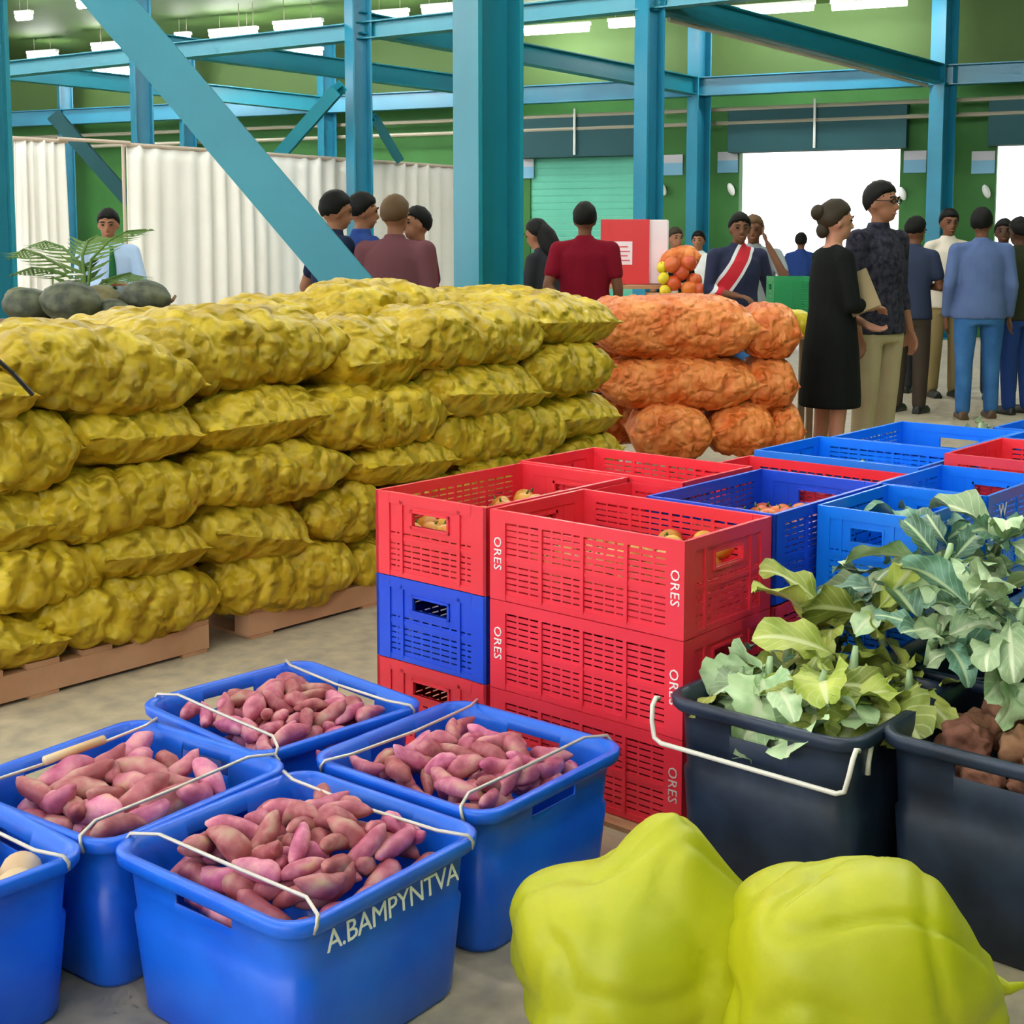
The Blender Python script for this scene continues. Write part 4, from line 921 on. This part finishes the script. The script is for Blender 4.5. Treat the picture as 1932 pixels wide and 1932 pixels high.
person('dark-haired man half hidden behind the blue-shirted man', 1893, 12.4, 415, 200, 'cloth_charcoal', 'cloth_charcoal', 'skin_dark', 'hair_black', voxel=.016)
person('man mostly hidden behind the man in glasses', 1700, 13.0, 440, 30, 'cloth_navy', 'cloth_charcoal', 'skin_brown', 'hair_black', voxel=.016)
person('man in a navy, red and white striped jersey', 1388, 10.6, 403, 165, 'striped_jersey', 'cloth_jeans', 'skin_brown', 'hair_black', 'out', 'hold', 'three', .08, 14, 4, 1.12, voxel=.0115)
person('balding man in a grey shirt with a hand to his ear', 1422, 11.4, 408, 195, 'cloth_grey', 'cloth_charcoal', 'skin_brown', 'hair_auburn', 'phone', 'hang', 'short', .04, 0, 5, 1.1)
person('man in a dark red T-shirt, hand behind his back', 1103, 10.0, 384, 8, 'cloth_darkred', 'cloth_black', 'skin_brown', 'hair_black', 'back', 'hang', 'short', 0, 0, 4, 1.12)
person('stooping woman with long black hair beside the big column', 1046, 10.6, 410, -55, 'cloth_charcoal', 'cloth_black', 'skin_tan', 'hair_black', 'reach', 'reach', 'long', .24, 0, 18, .95, False, 'long')
person('man in a dark T-shirt behind the diagonal brace', 622, 8.7, 362, 62, 'cloth_navy', 'cloth_charcoal', 'skin_tan', 'hair_black', 'out', 'hang', 'short', .05, 0, 8, 1.15)
person('man in a blue collared shirt in front of the slim column', 682, 9.4, 366, 60, 'cloth_royal', 'cloth_charcoal', 'skin_tan', 'hair_black', 'hang', 'hang', 'short', 0, 10, 6, 1.05)
person('person in a plum shirt with light brown hair, back turned', 745, 8.4, 371, 25, 'cloth_purple', 'cloth_black', 'skin_tan', 'hair_auburn', 'hang', 'hang', 'long', 0, 0, 4, 1.22)
person('man in a burgundy shirt right behind the plum-shirted person', 790, 9.6, 392, -120, 'cloth_burgundy', 'cloth_charcoal', 'skin_tan', 'hair_black', 'hang', 'hang', 'short', 0, 0, 0, .95)
person('man in a light blue shirt and green tie, arms folded', 203, 10.8, 396, 150, 'cloth_lightblue', 'cloth_charcoal', 'skin_tan', 'hair_black', 'cross', 'cross', 'long', .04, 22, 10, 1.1, extra=tie)
person('small far person in a black top beside the stall', 1268, 14.0, 430, 160, 'cloth_black', 'cloth_charcoal', 'skin_tan', 'hair_brown', 'clasp', 'hang', 'short', .1, voxel=.018)
person('small far person in white near the blue wall column', 1318, 15.5, 437, 200, 'cloth_white', 'cloth_charcoal', 'skin_tan', 'hair_black', voxel=.018)
person('small far person in blue in the open doorway', 1511, 18.5, 440, 20, 'cloth_royal', 'cloth_charcoal', 'skin_brown', 'hair_black', voxel=.018)
# what the woman holds
fo = thing('folder', 'tan paper folder under the arm of the woman in black', 'folder'); 
fo.location = Ud(1622, 552, 7.78); fo.rotation_euler = (R(72), R(-24), YAW-R(78)-math.pi/2+R(60))
b = MB(); b.box(-.085, .085, -.12, .12, -.010, -.006); b.box(-.085, .085, -.12, .12, .006, .010); b.box(-.085, -.081, -.12, .12, -.006, .006); b.build('cover', 'folder_tan', fo); b = MB(); b.box(-.080, .080, -.116, .116, -.0055, .0055); b.build('papers', 'white_paint', fo)

# ------------------------------------------------------------------ stall things behind the sacks
e = thing('stall_box', 'red display box with a white printed square and pale side', 'display', Ud(1182, 536, 12.2)); e.rotation_euler = (0, 0, RZ+R(-8))
z0 = e.location.z; hB = 121*12.2/F_PX
b = MB(); b.box(-.235, .20, 0, .5, 0, hB); b.build('body', 'stall_red', e)
b = MB(); b.box(.2005, .36, .02, .5, .005, hB-.004); b.build('pale_side', 'stall_pink', e)
b = MB(); b.box(-.12, .05, -.004, -.0005, hB*.30, hB*.66); o = b.build('print', 'stall_pink', e); o['label'] = 'pale printed square'
for k in range(4): b = MB(); b.box(-.10, .03-.02*(k % 2), -.007, -.0045, hB*(.36+.07*k), hB*(.375+.07*k)); b.build('text_line', 'stall_red', e)
tb = thing('table', 'stall table behind the orange sacks', 'table', LD(1.15, 12.3), RZ)
b = MB(); b.box(-.65, .55, -.45, .5, z0-.034, z0-.003); b.build('top', 'wood', tb)
for sx in (-.6, .5):
    for sy in (-.40, .45): b = MB(); b.box(sx-.025, sx+.025, sy-.025, sy+.025, 0, z0-.034); b.build('leg', 'wood_dark', tb)
# coloured produce on a second table
zt = 1.0; tb = thing('table', 'stall table piled with red, orange and green produce', 'table', Ud(1290, 467, 11.8), RZ); tb.location.z = 0
b = MB(); b.box(-.30, .42, -.3, .3, zt-.03, zt); b.build('top', 'wood', tb)
for sx in (-.27, .38):
    for sy in (-.26, .26): b = MB(); b.box(sx-.02, sx+.02, sy-.02, sy+.02, 0, zt-.03); b.build('leg', 'wood_dark', tb)
GP = ball(.055, 'leaf_yellow_green' if False else 'palm_green', 'pepper', 9, 1.1); YP = ball(.05, 'yellow_plastic', 'pepper', 4, 1.1); WH = ball(.05, 'petal_white', 'cauliflower', 3, .9)
BR = [ball(.07, 'tomato_red', 'pepper', k+20, 1.0) for k in range(2)]
spots = [(1255, 548, YP, 'yellow'), (1262, 570, WH, 'white'), (1280, 562, GP, 'green'), (1295, 572, GP, 'green'), (1300, 545, BR[0], 'red'), (1270, 535, BR[1], 'red'), (1285, 515, BR[0], 'red'), (1310, 530, BR[1], 'red'), (1252, 525, YP, 'yellow'), (1268, 500, BR[1], 'red'), (1300, 497, BR[0], 'red'), (1250, 505, YP, 'yellow'), (1308, 562, BR[0], 'red'), (1318, 548, BR[1], 'red'), (1270, 552, WH, 'white')]
for k, (x, y, me, c) in enumerate(spots):
    p = Ud(x, y, 11.7+.02*(k % 4)); o = link('stall_vegetable', me, None, p, (.3*(k % 3), .2*(k % 2), k)); tag(o, c+' round vegetable on the stall behind the orange sacks', 'vegetable', c+' stall vegetables'); link('stem', stem_m, o, (0, 0, .05))
mb = sack_mesh(.34, .3, .2, .05, .012, 77, 'orange_net'); o = link('net_sack', mb, None, Ud(1283, 488, 12.05), (0, R(-10), RZ)); tag(o, 'small orange net bag topping the far stall', 'sack')
# green crate and yellow bag beside the jersey
gc = crate_mesh('green_cloth'); o = link('crate', gc, None, Ud(1487, 590, 9.2), (0, 0, RZ), (.42, .7, 1.05)); tag(o, 'green plastic crate between the jersey and the woman in black', 'crate')
p = Ud(1487, 592, 9.2); tb = thing('stool', 'low stand under the green crate', 'stand', (p.x, p.y, 0), RZ)
b = MB(); b.box(-.16, .16, -.16, .16, p.z-.04, p.z-.002); b.build('top', 'wood', tb)
for sx in (-.13, .13):
    for sy in (-.13, .13): b = MB(); b.box(sx-.02, sx+.02, sy-.02, sy+.02, 0, p.z-.04); b.build('leg', 'wood_dark', tb)
yb = sack_mesh(.26, .3, .2, .05, .01, 91, 'yellow_plastic'); o = link('plastic_bag', yb, None, Ud(1490, 612, 8.4), (0, 0, RZ)); tag(o, 'bright yellow bag at the right end of the orange sacks', 'bag')
# pumpkins, palm and flowers on the left
tz = Ud(150, 610, 6.2).z; tb = thing('table', 'brown table carrying the grey-green melons', 'table', Ud(120, 467, 6.35), RZ); tb.location.z = 0
b = MB(); b.box(-.42, .62, -.22, .28, tz-.035, tz); b.build('top', 'wood_dark', tb)
for sx in (-.37, .57):
    for sy in (-.18, .24): b = MB(); b.box(sx-.025, sx+.025, sy-.025, sy+.025, 0, tz-.035); b.build('leg', 'wood_dark', tb)
def melon(r, seed, m, sx=1.25):
    b = MB(); b.ellipsoid((0, 0, 0), (r*sx, r, r*.86), None, 26, 15)
    b.v = [tuple(Vector(v)*(1+.035*math.cos(9*math.atan2(v[2], v[1]))+.05*noise.noise(Vector(v)*8+Vector((seed, 0, 0))))) for v in b.v]; return b.mesh('melon', m)
for x, y, r, dd, m, rz, lab in ((55, 585, .095, 6.2, 'melon_grey', .3, 'leftmost dark melon on the table'), (40, 562, .06, 6.45, 'squash_olive', 0, 'olive squash above the leftmost melon'), (135, 582, .112, 6.15, 'melon_grey', .1, 'largest grey-green melon on the table'), (190, 572, .10, 6.4, 'squash_olive', -.5, 'pointed olive squash in the middle'), (215, 585, .06, 6.2, 'melon_grey', .4, 'small grey melon before the yellow sacks'), (275, 562, .095, 6.35, 'melon_grey', .1, 'rightmost striped grey melon'), (95, 570, .06, 6.45, 'squash_olive', 1, 'small olive squash between the melons')):
    p = Ud(x, y, dd); me = melon(r, x, m); o = link('melon', me, None, p, (0, .15, RZ+rz)); o.location.z = max(p.z, tz+r*.84); tag(o, lab, 'melon', 'melons and squashes on the table')
    link('stem', MB().tube([(r*1.2, 0, 0), (r*1.32, 0, .01), (r*1.4, .01, .03)], [.012, .009, .007], 6).mesh('stem', 'wood_dark'), o)
pot = thing('palm', 'arching palm fronds rising behind the melons', 'palm', Ud(160, 467, 6.75)); pot.location.z = 0
b = MB(); b.loft([(0, 0, 0, .12, .12), (0, 0, .30, .17, .17), (0, 0, .33, .18, .18), (0, 0, .33, .15, .15), (0, 0, .28, .14, .14)]); b.build('pot', 'wood_dark', pot, True)
b = MB(); b.tube([(0, 0, .25), (.01, 0, .7), (0, .01, 1.12)], [.035, .03, .015], 8); b.build('trunk', 'palm_green', pot, True)
def frond(pts, name):
    pts = [Vector(q) for q in pts]; f_ = MB(); f_.tube(pts, [.010-.007*i/(len(pts)-1) for i in range(len(pts))], 6)
    n = len(pts)
    for i in range(2, n*4-2):
        s_ = i/4; k0 = min(n-2, int(s_)); q = pts[k0].lerp(pts[k0+1], s_-k0); t = (pts[k0+1]-pts[k0]).normalized(); sd = t.cross(UP).normalized()
        for sg in (-1, 1):
            ln = .17*math.sin(math.pi*min(.95, .12+.85*s_/(n-1))); d = (sd*sg*.8+t*.75-UP*.28).normalized(); a = t*.010
            f_.add([q-a, q+a, q+d*ln*.6+a*.9-UP*.006, q+d*ln, q+d*ln*.6-a*.9-UP*.006], [(0, 1, 2, 4), (4, 2, 3)])
    return f_.build(name, 'palm_green', pot)
O = Vector(pot.location)
for q in (((160, 520), (150, 495), (118, 466), (85, 455), (62, 462)), ((160, 522), (172, 490), (205, 455), (240, 436), (275, 433)), ((158, 525), (130, 520), (95, 508), (60, 505), (30, 515)), ((160, 520), (155, 480), (165, 455), (182, 445), (200, 450)), ((165, 530), (195, 530), (225, 520), (245, 515), (262, 525)), ((155, 525), (120, 505), (75, 480), (45, 470), (25, 482))):
    frond([Vector((0, 0, 1.12))]+[Ud(x, y, 6.75+.06*i)-O for i, (x, y) in enumerate(q)][1:], 'frond')
fl_ = [(100, 520, 'white'), (118, 535, 'white'), (135, 528, 'white'), (142, 518, 'white'), (125, 548, 'cream'), (112, 552, 'cream')]
for k, (x, y, c) in enumerate(fl_):
    p = Ud(x, y, 6.55); e = thing('flower', c+' bloom standing between the palm and the melons', 'flower', p, k, c+' flowers by the melons')
    for j in range(5):
        a = j*1.256; q = MB(); q.ellipsoid((.022*math.cos(a), .022*math.sin(a), 0), (.02, .014, .005), Matrix.Rotation(a, 4, 'Z'), 8, 6); q.build('petal', 'petal_white', e, True)
    q = MB(); q.tube([(0, 0, 0), (0, .01, -.08), (.01, .01, -(p.z-tz)-.0)], .004, 6); q.build('stalk', 'palm_green', e)
